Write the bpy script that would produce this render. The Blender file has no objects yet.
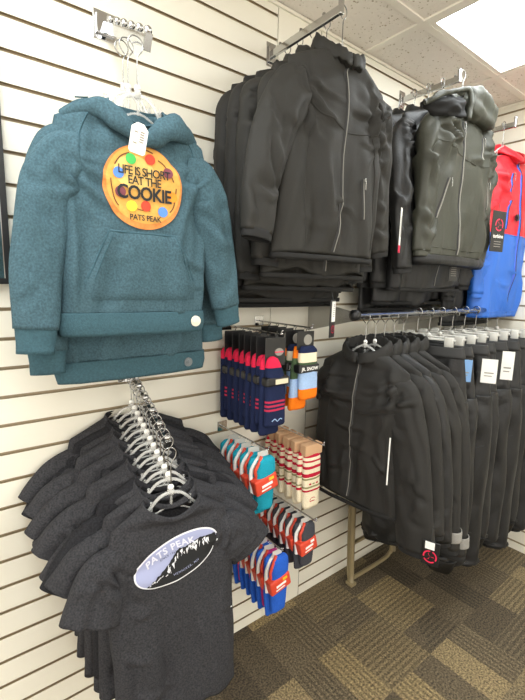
import bpy, bmesh, math, random
from mathutils import Vector, Matrix, noise
from mathutils.bvhtree import BVHTree
PI = math.pi
S = bpy.context.scene
C = S.collection
random.seed(7)

# ------------------------------------------------------------------ camera, light, exposure
H = 1.42
cd = bpy.data.cameras.new('camera'); cam = bpy.data.objects.new('camera', cd); C.objects.link(cam)
cd.sensor_fit = 'VERTICAL'; cd.sensor_height = 24.0; cd.lens = 24.0 * 412.6 / 700.0; cd.clip_start = 0.02
right = Vector((.788140, -.615008, .024505)); down = Vector((-.077572, -.138747, -.987285)); fwd = Vector((.610589, .776218, -.157060))
M = Matrix((( right.x, -down.x, -fwd.x), (right.y, -down.y, -fwd.y), (right.z, -down.z, -fwd.z))).to_4x4()
M.translation = Vector((0, -1.228, H)); cam.matrix_world = M
S.camera = cam
S.view_settings.view_transform = 'Standard'; S.view_settings.look = 'None'
S.view_settings.gamma = 1.0; S.view_settings.exposure = 0.38
w = bpy.data.worlds.new('world'); S.world = w; w.use_nodes = True
w.node_tree.nodes['Background'].inputs[0].default_value = (1.0, .95, .86, 1)
w.node_tree.nodes['Background'].inputs[1].default_value = 2.0
LIGHT_STRENGTH = 8.5

# ------------------------------------------------------------------ materials
def hexc(h):
    c = [int(h[i:i+2], 16) / 255 for i in (0, 2, 4)]
    return tuple(x / 12.92 if x <= .04045 else ((x + .055) / 1.055) ** 2.4 for x in c) + (1,)
def mat(name, col, rough=.7, metal=0, nscale=0, namt=.0, bump=0, bscale=200, sheen=0, alpha=1, emis=0, spec=.5, coat=0, wr=0, ws=9):
    m = bpy.data.materials.new(name); m.use_nodes = True
    N = m.node_tree.nodes; L = m.node_tree.links; b = N['Principled BSDF']
    c = hexc(col) if isinstance(col, str) else col
    b.inputs['Base Color'].default_value = c; b.inputs['Roughness'].default_value = rough
    b.inputs['Metallic'].default_value = metal; b.inputs['Specular IOR Level'].default_value = spec
    b.inputs['Sheen Weight'].default_value = sheen; b.inputs['Alpha'].default_value = alpha
    b.inputs['Coat Weight'].default_value = coat
    if emis:
        b.inputs['Emission Color'].default_value = c; b.inputs['Emission Strength'].default_value = emis
    tc = N.new('ShaderNodeTexCoord')
    if namt:
        n = N.new('ShaderNodeTexNoise'); n.inputs['Scale'].default_value = nscale; n.inputs['Detail'].default_value = 4
        L.new(tc.outputs['Object'], n.inputs['Vector'])
        mr = N.new('ShaderNodeMapRange'); mr.inputs[1].default_value = .3; mr.inputs[2].default_value = .7
        mr.inputs[3].default_value = 1 - namt; mr.inputs[4].default_value = 1 + namt
        L.new(n.outputs['Fac'], mr.inputs[0])
        mx = N.new('ShaderNodeVectorMath'); mx.operation = 'SCALE'; mx.inputs[0].default_value = c[:3]
        L.new(mr.outputs[0], mx.inputs['Scale']); L.new(mx.outputs[0], b.inputs['Base Color'])
    if bump or wr:
        n2 = N.new('ShaderNodeTexNoise'); n2.inputs['Scale'].default_value = bscale; n2.inputs['Detail'].default_value = 3
        L.new(tc.outputs['Object'], n2.inputs['Vector'])
        bp = N.new('ShaderNodeBump'); bp.inputs['Strength'].default_value = bump; bp.inputs['Distance'].default_value = .002
        L.new(n2.outputs['Fac'], bp.inputs['Height']); L.new(bp.outputs[0], b.inputs['Normal'])
        if wr:
            mp = N.new('ShaderNodeMapping'); mp.inputs['Scale'].default_value = (1.3, 1.3, .8); mp.inputs['Rotation'].default_value = (0, .35, 0); L.new(tc.outputs['Object'], mp.inputs[0])
            n3 = N.new('ShaderNodeTexNoise'); n3.noise_type = 'RIDGED_MULTIFRACTAL'; n3.inputs['Scale'].default_value = ws; n3.inputs['Detail'].default_value = 2; n3.inputs['Distortion'].default_value = .6
            L.new(mp.outputs[0], n3.inputs['Vector'])
            b2 = N.new('ShaderNodeBump'); b2.inputs['Strength'].default_value = wr; b2.inputs['Distance'].default_value = .012
            L.new(n3.outputs['Fac'], b2.inputs['Height']); L.new(b2.outputs[0], bp.inputs['Normal'])
    return m
m_wall = mat('slatwall_laminate', 'ebe7d8', .45, bump=.05, bscale=60)
m_groove = mat('groove_brown', 'a39274', .4)
m_seam = mat('seam_dark', '8a8474', .8)
m_white = mat('white_paint', 'efeee6', .5)
m_tbar = mat('ceiling_grid', 'f0eadf', .5)
m_chrome = mat('chrome', 'c4c4c4', .14, 1)
m_steel = mat('steel', 'a2a2a0', .22, 1)
m_blackp = mat('black_plastic', '1a1a1b', .35)
m_clear = mat('clear_plastic', 'f6f6f2', .06, 0, alpha=.30, spec=1.0)
m_milk = mat('milky_plastic', 'e4e3dc', .15, 0, alpha=.55, spec=.9)
m_teal = mat('teal_fleece', '465f69', .95, 0, 230, .24, .5, 500, spec=.15)
m_tealrib = mat('teal_rib', '3f5b65', .95, 0, 200, .14, .6, 400, spec=.15)
m_tealin = mat('teal_lining', '3b6472', .95, 0, 260, .14, .4, 500, spec=.15)
m_tee = mat('charcoal_heather', '37373a', .95, 0, 240, .40, .5, 600, spec=.15)
m_teeblk = mat('black_heather', '27272a', .95, 0, 240, .36, .5, 600, spec=.15)
m_soft = mat('softshell', '2b2a27', .7, 0, 300, .08, .25, 800, spec=.35, wr=.16, ws=7)
m_softblk = mat('softshell_black', '262523', .7, 0, 300, .08, .25, 800, spec=.35, wr=.16, ws=7)
m_nylon = mat('nylon_black', '1c1c1c', .5, 0, 200, .06, .4, 120, spec=.4, wr=.55, ws=10)
m_olive = mat('nylon_grey_green', '3d3e35', .55, 0, 200, .06, .4, 90, spec=.45, wr=.28, ws=9)
m_dark = mat('lining_black', '161616', .8)
m_zip = mat('zip_tape_black', '232323', .6)
m_zipg = mat('zip_grey', '8f8c84', .5)
m_red = mat('red_nylon', 'd02230', .5, 0, bump=.3, bscale=90, wr=.2)
m_blue = mat('blue_nylon', '2c68c4', .5, 0, bump=.3, bscale=90, wr=.2)
m_bluez = mat('blue_zip', '3d5fc8', .5)
m_paper = mat('paper_white', 'f2f1ec', .6)
m_logored = mat('logo_red', 'e0244e', .5)
m_tan = mat('tan_paint', '8d7f5f', .45)
m_strap = mat('grey_strap', '8b8984', .85, 0, 300, .1, .4, 500)

# ------------------------------------------------------------------ helpers
def tagp(o, label=None, cat=None, group=None, kind=None):
    if label: o['label'] = label
    if cat: o['category'] = cat
    if group: o['group'] = group
    if kind: o['kind'] = kind
    return o
def thing(name, label, cat, loc=(0, 0, 0), rz=0, group=None):
    o = bpy.data.objects.new(name, None); C.objects.link(o); o.empty_display_size = .05
    o.location = loc; o.rotation_euler = (0, 0, rz)
    return tagp(o, label, cat, group)
def obj(name, bm, mats, parent=None, smooth=True, solid=0):
    me = bpy.data.meshes.new(name); bm.normal_update(); bm.to_mesh(me); bm.free()
    for m in (mats if isinstance(mats, (list, tuple)) else [mats]): me.materials.append(m)
    for p in me.polygons: p.use_smooth = smooth
    o = bpy.data.objects.new(name, me); C.objects.link(o)
    if parent: o.parent = parent
    if solid:
        md = o.modifiers.new('thickness', 'SOLIDIFY'); md.thickness = solid; md.offset = -1
    return o
def struct(name, bm, mats, parent=None):
    o = obj(name, bm, mats, parent, smooth=False); o['kind'] = 'structure'; return o
def copy_tree(o, parent=None):
    c = o.copy(); C.objects.link(c)
    if parent: c.parent = parent
    for ch in list(o.children): copy_tree(ch, c)
    return c
def add_box(bm, x0, x1, y0, y1, z0, z1, mi=0, M4=None, bev=0):
    vs = [bm.verts.new((x, y, z)) for z in (z0, z1) for y in (y0, y1) for x in (x0, x1)]
    fs = []
    for q in ((0, 2, 3, 1), (4, 5, 7, 6), (0, 1, 5, 4), (2, 6, 7, 3), (0, 4, 6, 2), (1, 3, 7, 5)):
        f = bm.faces.new([vs[i] for i in q]); f.material_index = mi; fs.append(f)
    if M4 is not None: bmesh.ops.transform(bm, matrix=M4, verts=vs)
    if bev:
        es = list({e for f in fs for e in f.edges})
        bmesh.ops.bevel(bm, geom=es, offset=bev, segments=2, affect='EDGES', profile=.5)
    return vs
def box(*a, **k):
    bm = bmesh.new(); add_box(bm, *a, **k); return bm
def catmull(pts, n):
    P = [Vector(p) for p in pts]; P = [P[0] * 2 - P[1]] + P + [P[-1] * 2 - P[-2]]
    out = []
    for i in range(1, len(P) - 2):
        for k in range(n):
            t = k / n; a, b, c, d = P[i-1], P[i], P[i+1], P[i+2]
            out.append(.5 * ((2*b) + (c-a)*t + (2*a-5*b+4*c-d)*t*t + (3*b-a-3*c+d)*t**3))
    out.append(P[-2].copy()); return out
def add_tube(bm, pts, r, n=8, mi=0, cap=True):
    pts = [Vector(p) for p in pts]; rings = []
    up = None
    for i, p in enumerate(pts):
        t = (pts[min(i+1, len(pts)-1)] - pts[max(i-1, 0)]).normalized()
        if up is None: up = t.orthogonal().normalized()
        up = (up - t * up.dot(t)).normalized(); s = t.cross(up)
        rr = r[i] if isinstance(r, (list, tuple)) else r
        rings.append([bm.verts.new(p + (up * math.cos(2*PI*k/n) + s * math.sin(2*PI*k/n)) * rr) for k in range(n)])
    for a, b in zip(rings, rings[1:]):
        for k in range(n):
            f = bm.faces.new((a[k], a[(k+1) % n], b[(k+1) % n], b[k])); f.material_index = mi
    if cap:
        for rg in (rings[0], rings[-1]):
            f = bm.faces.new(rg); f.material_index = mi
def tube(pts, r, n=8): bm = bmesh.new(); add_tube(bm, pts, r, n); return bm
def add_ball(bm, c, r, mi=0, sx=1, sy=1, sz=1):
    d = bmesh.ops.create_uvsphere(bm, u_segments=14, v_segments=10, radius=r, matrix=Matrix.Translation(c) @ Matrix.Diagonal((sx, sy, sz, 1)))
    for v in d['verts']:
        for f in v.link_faces: f.material_index = mi
def add_disc(bm, c, r, t, axis='Y', mi=0, n=28):
    R4 = {'Y': Matrix.Rotation(PI/2, 4, 'X'), 'X': Matrix.Rotation(PI/2, 4, 'Y'), 'Z': Matrix.Identity(4)}[axis]
    d = bmesh.ops.create_cone(bm, cap_ends=True, segments=n, radius1=r, radius2=r, depth=t, matrix=Matrix.Translation(c) @ R4)
    for v in d['verts']:
        for f in v.link_faces: f.material_index = mi
def nz(x, y, z): return noise.noise(Vector((x, y, z)))
def lerp_keys(keys, t):
    for a, b in zip(keys, keys[1:]):
        if t <= b[0]:
            u = (t - a[0]) / max(1e-9, b[0] - a[0])
            return [p + (q - p) * u for p, q in zip(a[1:], b[1:])]
    return list(keys[-1][1:])
def text_tris(s, size, spacing=1.0, offset=0.0):
    cu = bpy.data.curves.new('t', 'FONT'); cu.body = s; cu.size = size; cu.align_x = 'CENTER'; cu.align_y = 'CENTER'
    cu.space_character = spacing; cu.offset = offset; cu.resolution_u = 3
    o = bpy.data.objects.new('t', cu); C.objects.link(o)
    bpy.context.view_layer.update()
    me = o.evaluated_get(bpy.context.evaluated_depsgraph_get()).to_mesh()
    vs = [v.co.copy() for v in me.vertices]; fs = [list(p.vertices) for p in me.polygons]
    o.evaluated_get(bpy.context.evaluated_depsgraph_get()).to_mesh_clear()
    bpy.data.objects.remove(o); bpy.data.curves.remove(cu)
    return vs, fs
_tc = {}
def add_text(bm, s, size, fn, mi=0, spacing=1.0, offset=0.0, warp=None):
    """letters mapped by fn(x, z) -> Vector"""
    k = (s, size, spacing, offset)
    if k not in _tc: _tc[k] = text_tris(s, size, spacing, offset)
    vs, fs = _tc[k]
    nv = []
    for v in vs:
        x, z = v.x, v.y
        if warp: x, z = warp(x, z)
        nv.append(bm.verts.new(fn(x, z)))
    for f in fs:
        try:
            q = bm.faces.new([nv[i] for i in f]); q.material_index = mi
        except ValueError: pass

# ------------------------------------------------------------------ the room
SLOT0 = 2.0277
slots = [SLOT0 + .0762 * k for k in range(4, -27, -1)]
CEIL = 2.37
def slat_profile(z_top, z_bot):
    p = [(0, z_top, 0)]
    for z in slots:
        if not (z_bot + .02 < z < z_top - .02): continue
        p += [(0, z+.0046, 0), (.006, z+.0046, 1), (.006, z+.010, 1), (.009, z+.010, 1), (.009, z-.010, 1), (.006, z-.010, 1), (.006, z-.0046, 1), (0, z-.0046, 0)]
    p.append((0, z_bot, 0)); return p
def slat_panel(bm, a, b, along):        # along 'x': face y=0 looking -y; 'y': face x=X looking -x
    pr = slat_profile(CEIL + .004, .0); prev = None
    for d, z, m in pr:
        if along == 'x': q = [bm.verts.new((a, d, z)), bm.verts.new((b, d, z))]
        else: q = [bm.verts.new((2.42 + d, a, z)), bm.verts.new((2.42 + d, b, z))]
        if prev:
            f = bm.faces.new((prev[0][0], prev[0][1], q[1], q[0])); f.material_index = 1 if (m or prev[1]) and not (prev[1] == 0 and m == 0) else 0
        prev = (q, m)
bm = bmesh.new()
slat_panel(bm, -1.8, .998, 'x'); slat_panel(bm, 1.212, 2.42, 'x')
add_box(bm, 1.001, 1.209, .0, .016, 0, CEIL, 0)
add_box(bm, -1.8, 2.44, .017, .05, 0, CEIL + .1, 2)
struct('wall_left', bm, [m_wall, m_groove, m_seam])
bm = bmesh.new(); slat_panel(bm, 0, -4.0, 'y'); add_box(bm, 2.437, 2.47, -4.0, .05, 0, CEIL + .1, 2)
struct('wall_right', bm, [m_wall, m_groove, m_seam])
bm = bmesh.new(); add_box(bm, -1.8, 2.42, -.008, -.0005, 2.360, CEIL); add_box(bm, 2.412, 2.4195, -4.0, -.0085, 2.360, CEIL)
struct('trim_1', bm, m_wall)

# carpet tiles
def carpet():
    m = bpy.data.materials.new('carpet_tiles'); m.use_nodes = True
    N = m.node_tree.nodes; L = m.node_tree.links; b = N['Principled BSDF']; b.inputs['Roughness'].default_value = .97
    def math_(op, a=None, bb=None, v1=None, v2=None):
        n = N.new('ShaderNodeMath'); n.operation = op
        if a is not None: L.new(a, n.inputs[0])
        if bb is not None: L.new(bb, n.inputs[1])
        if v1 is not None: n.inputs[0].default_value = v1
        if v2 is not None: n.inputs[1].default_value = v2
        return n.outputs[0]
    tc = N.new('ShaderNodeTexCoord'); sp = N.new('ShaderNodeSeparateXYZ'); L.new(tc.outputs['Object'], sp.inputs[0])
    x, y = sp.outputs[0], sp.outputs[1]
    def cell(sx, sy, ox, oy):
        fx = math_('FLOOR', math_('DIVIDE', math_('ADD', x, v2=ox), v2=sx)); fy = math_('FLOOR', math_('DIVIDE', math_('ADD', y, v2=oy), v2=sy))
        cb = N.new('ShaderNodeCombineXYZ'); L.new(fx, cb.inputs[0]); L.new(fy, cb.inputs[1])
        wn = N.new('ShaderNodeTexWhiteNoise'); wn.noise_dimensions = '3D'; L.new(cb.outputs[0], wn.inputs['Vector']); return wn.outputs['Value'], fx, fy
    tile, tx, ty = cell(.5, .5, .33, .04)
    patchA, _, _ = cell(.25, .125, .33, .04); patchB, _, _ = cell(.125, .25, .33, .04)
    par = math_('MODULO', math_('ABSOLUTE', math_('ADD', tx, ty)), v2=2.0)
    sel = math_('GREATER_THAN', par, v2=.5)
    def mix(f, a, bb):
        n = N.new('ShaderNodeMix'); n.data_type = 'FLOAT'; L.new(f, n.inputs[0]); L.new(a, n.inputs[2]); L.new(bb, n.inputs[3]); return n.outputs[0]
    patch = mix(sel, patchA, patchB)
    def stripe(c, per):
        s = math_('MODULO', math_('ADD', c, v2=50.0), v2=per); return math_('GREATER_THAN', s, v2=per * .5)
    st = mix(sel, stripe(y, .021), stripe(x, .021))
    nn = N.new('ShaderNodeTexNoise'); nn.inputs['Scale'].default_value = 5; L.new(tc.outputs['Object'], nn.inputs['Vector'])
    strip_on = math_('GREATER_THAN', math_('ADD', patch, math_('MULTIPLY', nn.outputs['Fac'], v2=.5)), v2=.86)
    base = N.new('ShaderNodeValToRGB'); e = base.color_ramp.elements
    e[0].position = 0; e[0].color = hexc('4b4234'); e[1].position = 1; e[1].color = hexc('95835f')
    k = base.color_ramp.elements.new(.4); k.color = hexc('6d614c')
    L.new(math_('FRACT', math_('MULTIPLY', patch, v2=3.7)), base.inputs[0])
    dk = math_('MULTIPLY', math_('MULTIPLY', st, strip_on), v2=.36)
    fine = N.new('ShaderNodeTexNoise'); fine.inputs['Scale'].default_value = 150; fine.inputs['Detail'].default_value = 5; L.new(tc.outputs['Object'], fine.inputs['Vector'])
    mr = N.new('ShaderNodeMapRange'); mr.inputs[1].default_value = .35; mr.inputs[2].default_value = .65; mr.inputs[3].default_value = .35; mr.inputs[4].default_value = 1.6
    L.new(fine.outputs['Fac'], mr.inputs[0])
    k2 = math_('MULTIPLY', math_('SUBTRACT', dk, v1=1.0) if False else math_('SUBTRACT', None, dk, v1=1.0), mr.outputs[0])
    vm = N.new('ShaderNodeVectorMath'); vm.operation = 'SCALE'; L.new(base.outputs[0], vm.inputs[0]); L.new(k2, vm.inputs['Scale'])
    L.new(vm.outputs[0], b.inputs['Base Color'])
    bp = N.new('ShaderNodeBump'); bp.inputs['Distance'].default_value = .006; bp.inputs['Strength'].default_value = .8
    L.new(math_('SUBTRACT', fine.outputs['Fac'], math_('MULTIPLY', dk, v2=.4)), bp.inputs['Height']); L.new(bp.outputs[0], b.inputs['Normal'])
    return m
struct('floor', box(-1.8, 2.47, -4.0, .05, -.05, 0), carpet())

# ceiling tiles and grid
def ceil_mat():
    m = mat('ceiling_tile', 'd9cfc0', .9); N = m.node_tree.nodes; L = m.node_tree.links; b = N['Principled BSDF']
    tc = N.new('ShaderNodeTexCoord')
    v = N.new('ShaderNodeTexVoronoi'); v.inputs['Scale'].default_value = 75; L.new(tc.outputs['Object'], v.inputs['Vector'])
    n = N.new('ShaderNodeTexNoise'); n.inputs['Scale'].default_value = 60; n.inputs['Detail'].default_value = 5; L.new(tc.outputs['Object'], n.inputs['Vector'])
    n2 = N.new('ShaderNodeMath'); n2.operation = 'ADD'; L.new(v.outputs['Distance'], n2.inputs[0]); L.new(n.outputs['Fac'], n2.inputs[1])
    r = N.new('ShaderNodeValToRGB'); r.color_ramp.elements[0].position = .60; r.color_ramp.elements[0].color = hexc('b5a790')
    r.color_ramp.elements[1].position = .70; r.color_ramp.elements[1].color = hexc('f0e9df')
    L.new(n2.outputs[0], r.inputs[0]); L.new(r.outputs[0], b.inputs['Base Color'])
    bp = N.new('ShaderNodeBump'); bp.inputs['Strength'].default_value = .5; bp.inputs['Distance'].default_value = .004
    L.new(n2.outputs[0], bp.inputs['Height']); L.new(bp.outputs[0], b.inputs['Normal'])
    return m
gx = [2.065 - .6 * k for k in range(0, 7)]; gy = [-.26 - .6 * k for k in range(0, 7)]
lights = [(1.465, -.26), (-.335, -.26), (1.465, -2.66), (-.335, -2.66)]
bm = bmesh.new()
xs = [2.42] + gx + [-1.8]; ys = [0] + gy + [-4.0]
for i in range(len(xs) - 1):
    for j in range(len(ys) - 1):
        if any(abs(xs[i+1] - lx) < .01 and (abs(ys[j] - ly) < .01 or abs(ys[j] - (ly - .6)) < .01) for lx, ly in lights): continue
        if xs[i] - xs[i+1] < .03 or ys[j] - ys[j+1] < .03: continue
        add_box(bm, xs[i+1], xs[i], ys[j+1], ys[j], CEIL + .003, CEIL + .02)
add_box(bm, -1.8, 2.47, -4, .05, CEIL + .09, CEIL + .11)
struct('ceiling', bm, ceil_mat())
bm = bmesh.new()
for x in gx: add_box(bm, x - .013, x + .013, -4, -.012, CEIL - .004, CEIL + .003)
for y in gy: add_box(bm, -1.8, 2.408, y - .013, y + .013, CEIL - .0035, CEIL + .0025)
struct('trim_2', bm, m_tbar)
m_diff = mat('lamp_diffuser', (.93, .98, 1.0, 1), .5, emis=LIGHT_STRENGTH)
wh = ['above the hanging winter jackets, nearest the back corner', 'over the spot where the photographer stands', 'further out in the room on the jacket side', 'further out in the room behind the viewer']
for i, (lx, ly) in enumerate(lights):
    t = thing('ceiling_light', 'white recessed ceiling light panel ' + wh[i], 'ceiling light', (lx + .3, ly - .6, CEIL), group='recessed ceiling lights')
    bm = bmesh.new()
    for a in ((-.287, .287, .568, .587), (-.287, .287, -.587, -.568), (-.287, -.268, -.568, .568), (.268, .287, -.568, .568)): add_box(bm, a[0], a[1], a[2], a[3], -.002, .03)
    add_box(bm, -.287, .287, -.587, .587, .031, .034); obj('frame', bm, m_tbar, t, False)
    obj('diffuser', box(-.268, .268, -.568, .568, .008, .02), m_diff, t, False)

EX = .035
# ------------------------------------------------------------------ conforming details on garments
class Front:
    def __init__(s, bm, outer=None):
        bmesh.ops.recalc_face_normals(bm, faces=bm.faces[:]); s.t = BVHTree.FromBMesh(bm); s.more = []
    def y(s, x, z, back=False):
        hs = [t.ray_cast(Vector((x, -1, z)), Vector((0, 1, 0)))[0] for t in [s.t] + s.more]; hs = [h.y for h in hs if h]
        return min(hs) if hs else None
    def p(s, x, z, off=.002):
        y = s.y(x, z)
        if y is None:
            h = s.t.find_nearest(Vector((x, -.05, z))); y = h[0].y
        return Vector((x, y - off, z))
def strip(fr, pts, wd, off=.003, ridge=.002, seg=6, bmx=None, mi=0):
    bm = bmx or bmesh.new(); P = catmull([(p[0], 0, p[1]) for p in pts], seg); rows = []
    for i, p in enumerate(P):
        t = (P[min(i+1, len(P)-1)] - P[max(i-1, 0)]).normalized(); s = Vector((t.z, 0, -t.x)) * wd / 2
        r = []
        for k, o in ((-1, -.001), (-.6, off * .8), (0, off + ridge), (.6, off * .8), (1, -.001)):
            q = p + s * k; r.append(bm.verts.new(fr.p(q.x, q.z, o)))
        rows.append(r)
    for a, b in zip(rows, rows[1:]):
        for k in range(4):
            f = bm.faces.new((a[k], a[k+1], b[k+1], b[k])); f.material_index = mi
    return bm
def disc_patch(bm, fr, cx, cz, rx, rz, off, mi=0, rings=6, n=36, rot=0, shape=None):
    pr = None; c = bm.verts.new(fr.p(cx, cz, off))
    for i in range(1, rings + 1):
        q = []
        for k in range(n):
            a = 2*PI*k/n; s = shape(a) if shape else 1
            u, v = rx * i / rings * math.cos(a) * s, rz * i / rings * math.sin(a) * s
            u, v = u * math.cos(rot) - v * math.sin(rot), u * math.sin(rot) + v * math.cos(rot)
            q.append(bm.verts.new(fr.p(cx + u, cz + v, off)))
        for k in range(n):
            f = bm.faces.new((c, q[k], q[(k+1) % n])) if pr is None else bm.faces.new((pr[k], q[k], q[(k+1) % n], pr[(k+1) % n]))
            f.material_index = mi
        pr = q
def ring_patch(bm, fr, cx, cz, rx, rz, wd, off, mi=0, a0=0, a1=2*PI, n=48, rot=0, wob=0):
    pr = None
    for k in range(n + 1):
        a = a0 + (a1 - a0) * k / n; q = []
        for s in (1, 1 - wd):
            s += wob * math.sin(a * 9)
            u, v = rx * s * math.cos(a), rz * s * math.sin(a)
            u, v = u * math.cos(rot) - v * math.sin(rot), u * math.sin(rot) + v * math.cos(rot)
            q.append(bm.verts.new(fr.p(cx + u, cz + v, off)))
        if pr:
            f = bm.faces.new((pr[0], pr[1], q[1], q[0])); f.material_index = mi
        pr = q

# ------------------------------------------------------------------ garments (local: x width, -y front, z=0 hook on the bar)
def make_creases(sd, hw, z0, z1, k=1.0):
    r = random.Random(int(sd * 13 + 5)); out = []
    za = z0 - .17
    for sx in (-1, 1):
        for i in range(5):       # fans out of the armpit
            a = r.uniform(-.35, 1.25); l = r.uniform(.07, .17); x = sx * (hw * .86 - r.uniform(0, .02)); z = za + r.uniform(-.03, .05)
            out.append((x, z, x - sx * l * math.cos(a), z - l * math.sin(a), r.uniform(.007, .014), r.uniform(.004, .009) * k * r.choice((1, 1, -.8))))
        for i in range(2):       # from the shoulder seam down
            x = sx * hw * r.uniform(.35, .8); z = z0 - r.uniform(.05, .09); l = r.uniform(.10, .24)
            out.append((x, z, x - sx * r.uniform(-.01, .05), z - l, r.uniform(.010, .018), r.uniform(.003, .007) * k))
    for i in range(7):           # long drapes to the hem
        x = r.uniform(-.9, .9) * hw; l = r.uniform(.12, .32); zb = z1 + r.uniform(0, .05)
        out.append((x, zb, x + r.uniform(-.05, .05), zb + l, r.uniform(.010, .022), r.uniform(.004, .009) * k * r.choice((1, -.7))))
    for i in range(4):
        x = r.uniform(-.8, .8) * hw; z = r.uniform(z1 + .06, z0 - .2); a = r.uniform(-.7, .7); l = r.uniform(.05, .12)
        out.append((x, z, x + l * math.cos(a), z + l * math.sin(a), r.uniform(.006, .012), r.uniform(.003, .006) * k))
    return out
def crease_h(cr, x, z):
    h = 0
    for x0, z0, x1, z1, w_, dp in cr:
        dx, dz = x1 - x0, z1 - z0; L2 = dx * dx + dz * dz; t = ((x - x0) * dx + (z - z0) * dz) / L2
        if -.15 < t < 1.15:
            d = ((x - x0) * dz - (z - z0) * dx) / math.sqrt(L2) + .010 * math.sin(t * 4 + x0 * 30)
            if abs(d) < w_ * 3:
                e = min(1, max(0, (t + .15) / .3)) * min(1, max(0, (1.15 - t) / .5)); q = d / w_
                h += dp * e * (math.exp(-q * q) - .45 * math.exp(-(q - 1.7) ** 2))
    return h
def loft_body(keys, rows=84, n=104, amp=.006, seed=0, f1=13, f2=30, dip=0, diag=0, sway=0, crk=0, flat=None, wave=0):
    bm = bmesh.new(); rings = []
    z0, z1 = keys[0][0], keys[-1][0]
    cf = make_creases(seed, keys[min(4, len(keys)-1)][1], z0, z1, crk) if crk else []
    for i in range(rows + 1):
        u = i / rows; z = z0 + (z1 - z0) * (u ** 1.35)
        hw, dF, dB, cx, cy = lerp_keys([(-k[0],) + tuple(k[1:]) for k in keys], -z)
        d = (z0 - z); g = min(1, max(0, (d - .03) / .3)); r = []
        for k in range(n):
            a = 2*PI*k/n; c, s = math.cos(a), math.sin(a)
            x = cx + hw * math.copysign(abs(c) ** .80, c); y = cy + (dF if s < 0 else dB) * math.copysign(abs(s) ** .9, s)
            zz = z
            if dip and s < 0: zz -= dip * abs(s) ** .5 * math.exp(-(x / .07) ** 2) * max(0, 1 - d / .06)
            w1 = nz(x * 3, zz * 4, seed + 2) * .05
            fd = nz((x + w1) * f1 + seed, zz * 2.6, seed + (0 if s < 0 else 5)) + .45 * nz((x + w1) * f2, zz * 6, seed + 3.3)
            e = min(1, abs(s) * 1.6)
            y += amp * (.3 + g) * fd * e * 1.9 * (.35 + .65 * (1 if not (flat and s < 0) else 1 - math.exp(-(((x - flat[0]) ** 2 + (z - flat[1]) ** 2) / flat[2] ** 2) ** 2)))
            x += amp * .6 * g * nz(zz * 9, s, seed + 8)
            if wave: zz += wave * (d / (z0 - z1)) ** 3 * (nz(x * 5 + seed, seed, s * .5) * 2 + nz(x * 13, seed, 1))
            ff = 1
            if flat and s < 0: ff = 1 - math.exp(-(((x - flat[0]) ** 2 + (z - flat[1]) ** 2) / flat[2] ** 2) ** 2)
            if cf and d > .02: y -= ff * crease_h(cf, x, z) * e * min(1, d / .06) * (1 if s < 0 else -1)
            if diag:
                ax = abs(x - cx)
                wgt = math.exp(-((zz - (z0 - .17)) / .11) ** 2) * min(1, ax / .08)
                y += diag * wgt * e * nz(ax * 8 + zz * 22, (ax * 22 - zz * 8) * .25, seed + (1 if x > 0 else 4)) * 1.2
            y += sway * d
            r.append(bm.verts.new((x, y, zz)))
        rings.append(r)
    for a, b in zip(rings, rings[1:]):
        for k in range(n): bm.faces.new((a[k], a[(k+1) % n], b[(k+1) % n], b[k]))
    return bm
def loft_sleeve(pts, radii, seg=16, n=40, amp=.004, seed=0, bunch=0):
    P = catmull(pts, seg); bm = bmesh.new(); rings = []; L = len(P) - 1
    LN = sum((P[i+1] - P[i]).length for i in range(L)); rr = random.Random(int(seed * 17 + 3)); cr = []
    if amp > .002:
        for i in range(int(LN * 26)):
            a = rr.uniform(-.6, .6) + (.5 if rr.random() < .5 else -.5); l = rr.uniform(.04, .10); z = rr.uniform(.03, LN - .03); x = rr.uniform(-.04, .04)
            cr.append((x - l/2 * math.cos(a), z - l/2 * math.sin(a), x + l/2 * math.cos(a), z + l/2 * math.sin(a), rr.uniform(.006, .012), rr.uniform(.6, 1.25) * amp * rr.choice((1, 1, -.7))))
        for i in range(4):
            z = rr.uniform(.02, LN * .5); x = rr.uniform(-.04, .04); l = rr.uniform(.1, .25)
            cr.append((x, z, x + rr.uniform(-.03, .03), z + l, rr.uniform(.008, .014), rr.uniform(.5, .9) * amp))
    for i, p in enumerate(P):
        t = (P[min(i+1, L)] - P[max(i-1, 0)]).normalized(); u = i / L
        side = t.cross(Vector((0, 1, 0))).normalized(); fw = side.cross(t).normalized()
        k = u * (len(radii) - 1); j = min(int(k), len(radii) - 2); q = k - j
        ra = radii[j][0] * (1-q) + radii[j+1][0] * q; rb = radii[j][1] * (1-q) + radii[j+1][1] * q
        r = []
        for m in range(n):
            a = 2*PI*m/n; c, s = math.cos(a), math.sin(a)
            w_ = 1 + amp / max(ra, .01) * .8 * nz(c * 1.3 + seed, s * 1.3, u * 5)
            v_ = 1 + amp / max(rb, .01) * 1.2 * nz(c * 1.6 + seed + 4, s * 1.3, u * 8) + bunch * 1.5 * nz(seed + c * .9, s * .6 + c, u * 20 + c * 2)
            pt = p + side * ra * w_ * math.copysign(abs(c) ** .85, c) + fw * rb * v_ * math.copysign(abs(s), s)
            if cr: pt += fw * math.copysign(1, s) * crease_h(cr, ra * c, u * LN) * min(1, abs(s) * 1.6) * 1.4
            r.append(bm.verts.new(pt))
        rings.append(r)
    for a, b in zip(rings, rings[1:]):
        for k in range(n): bm.faces.new((a[k], a[(k+1) % n], b[(k+1) % n], b[k]))
    return bm
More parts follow.
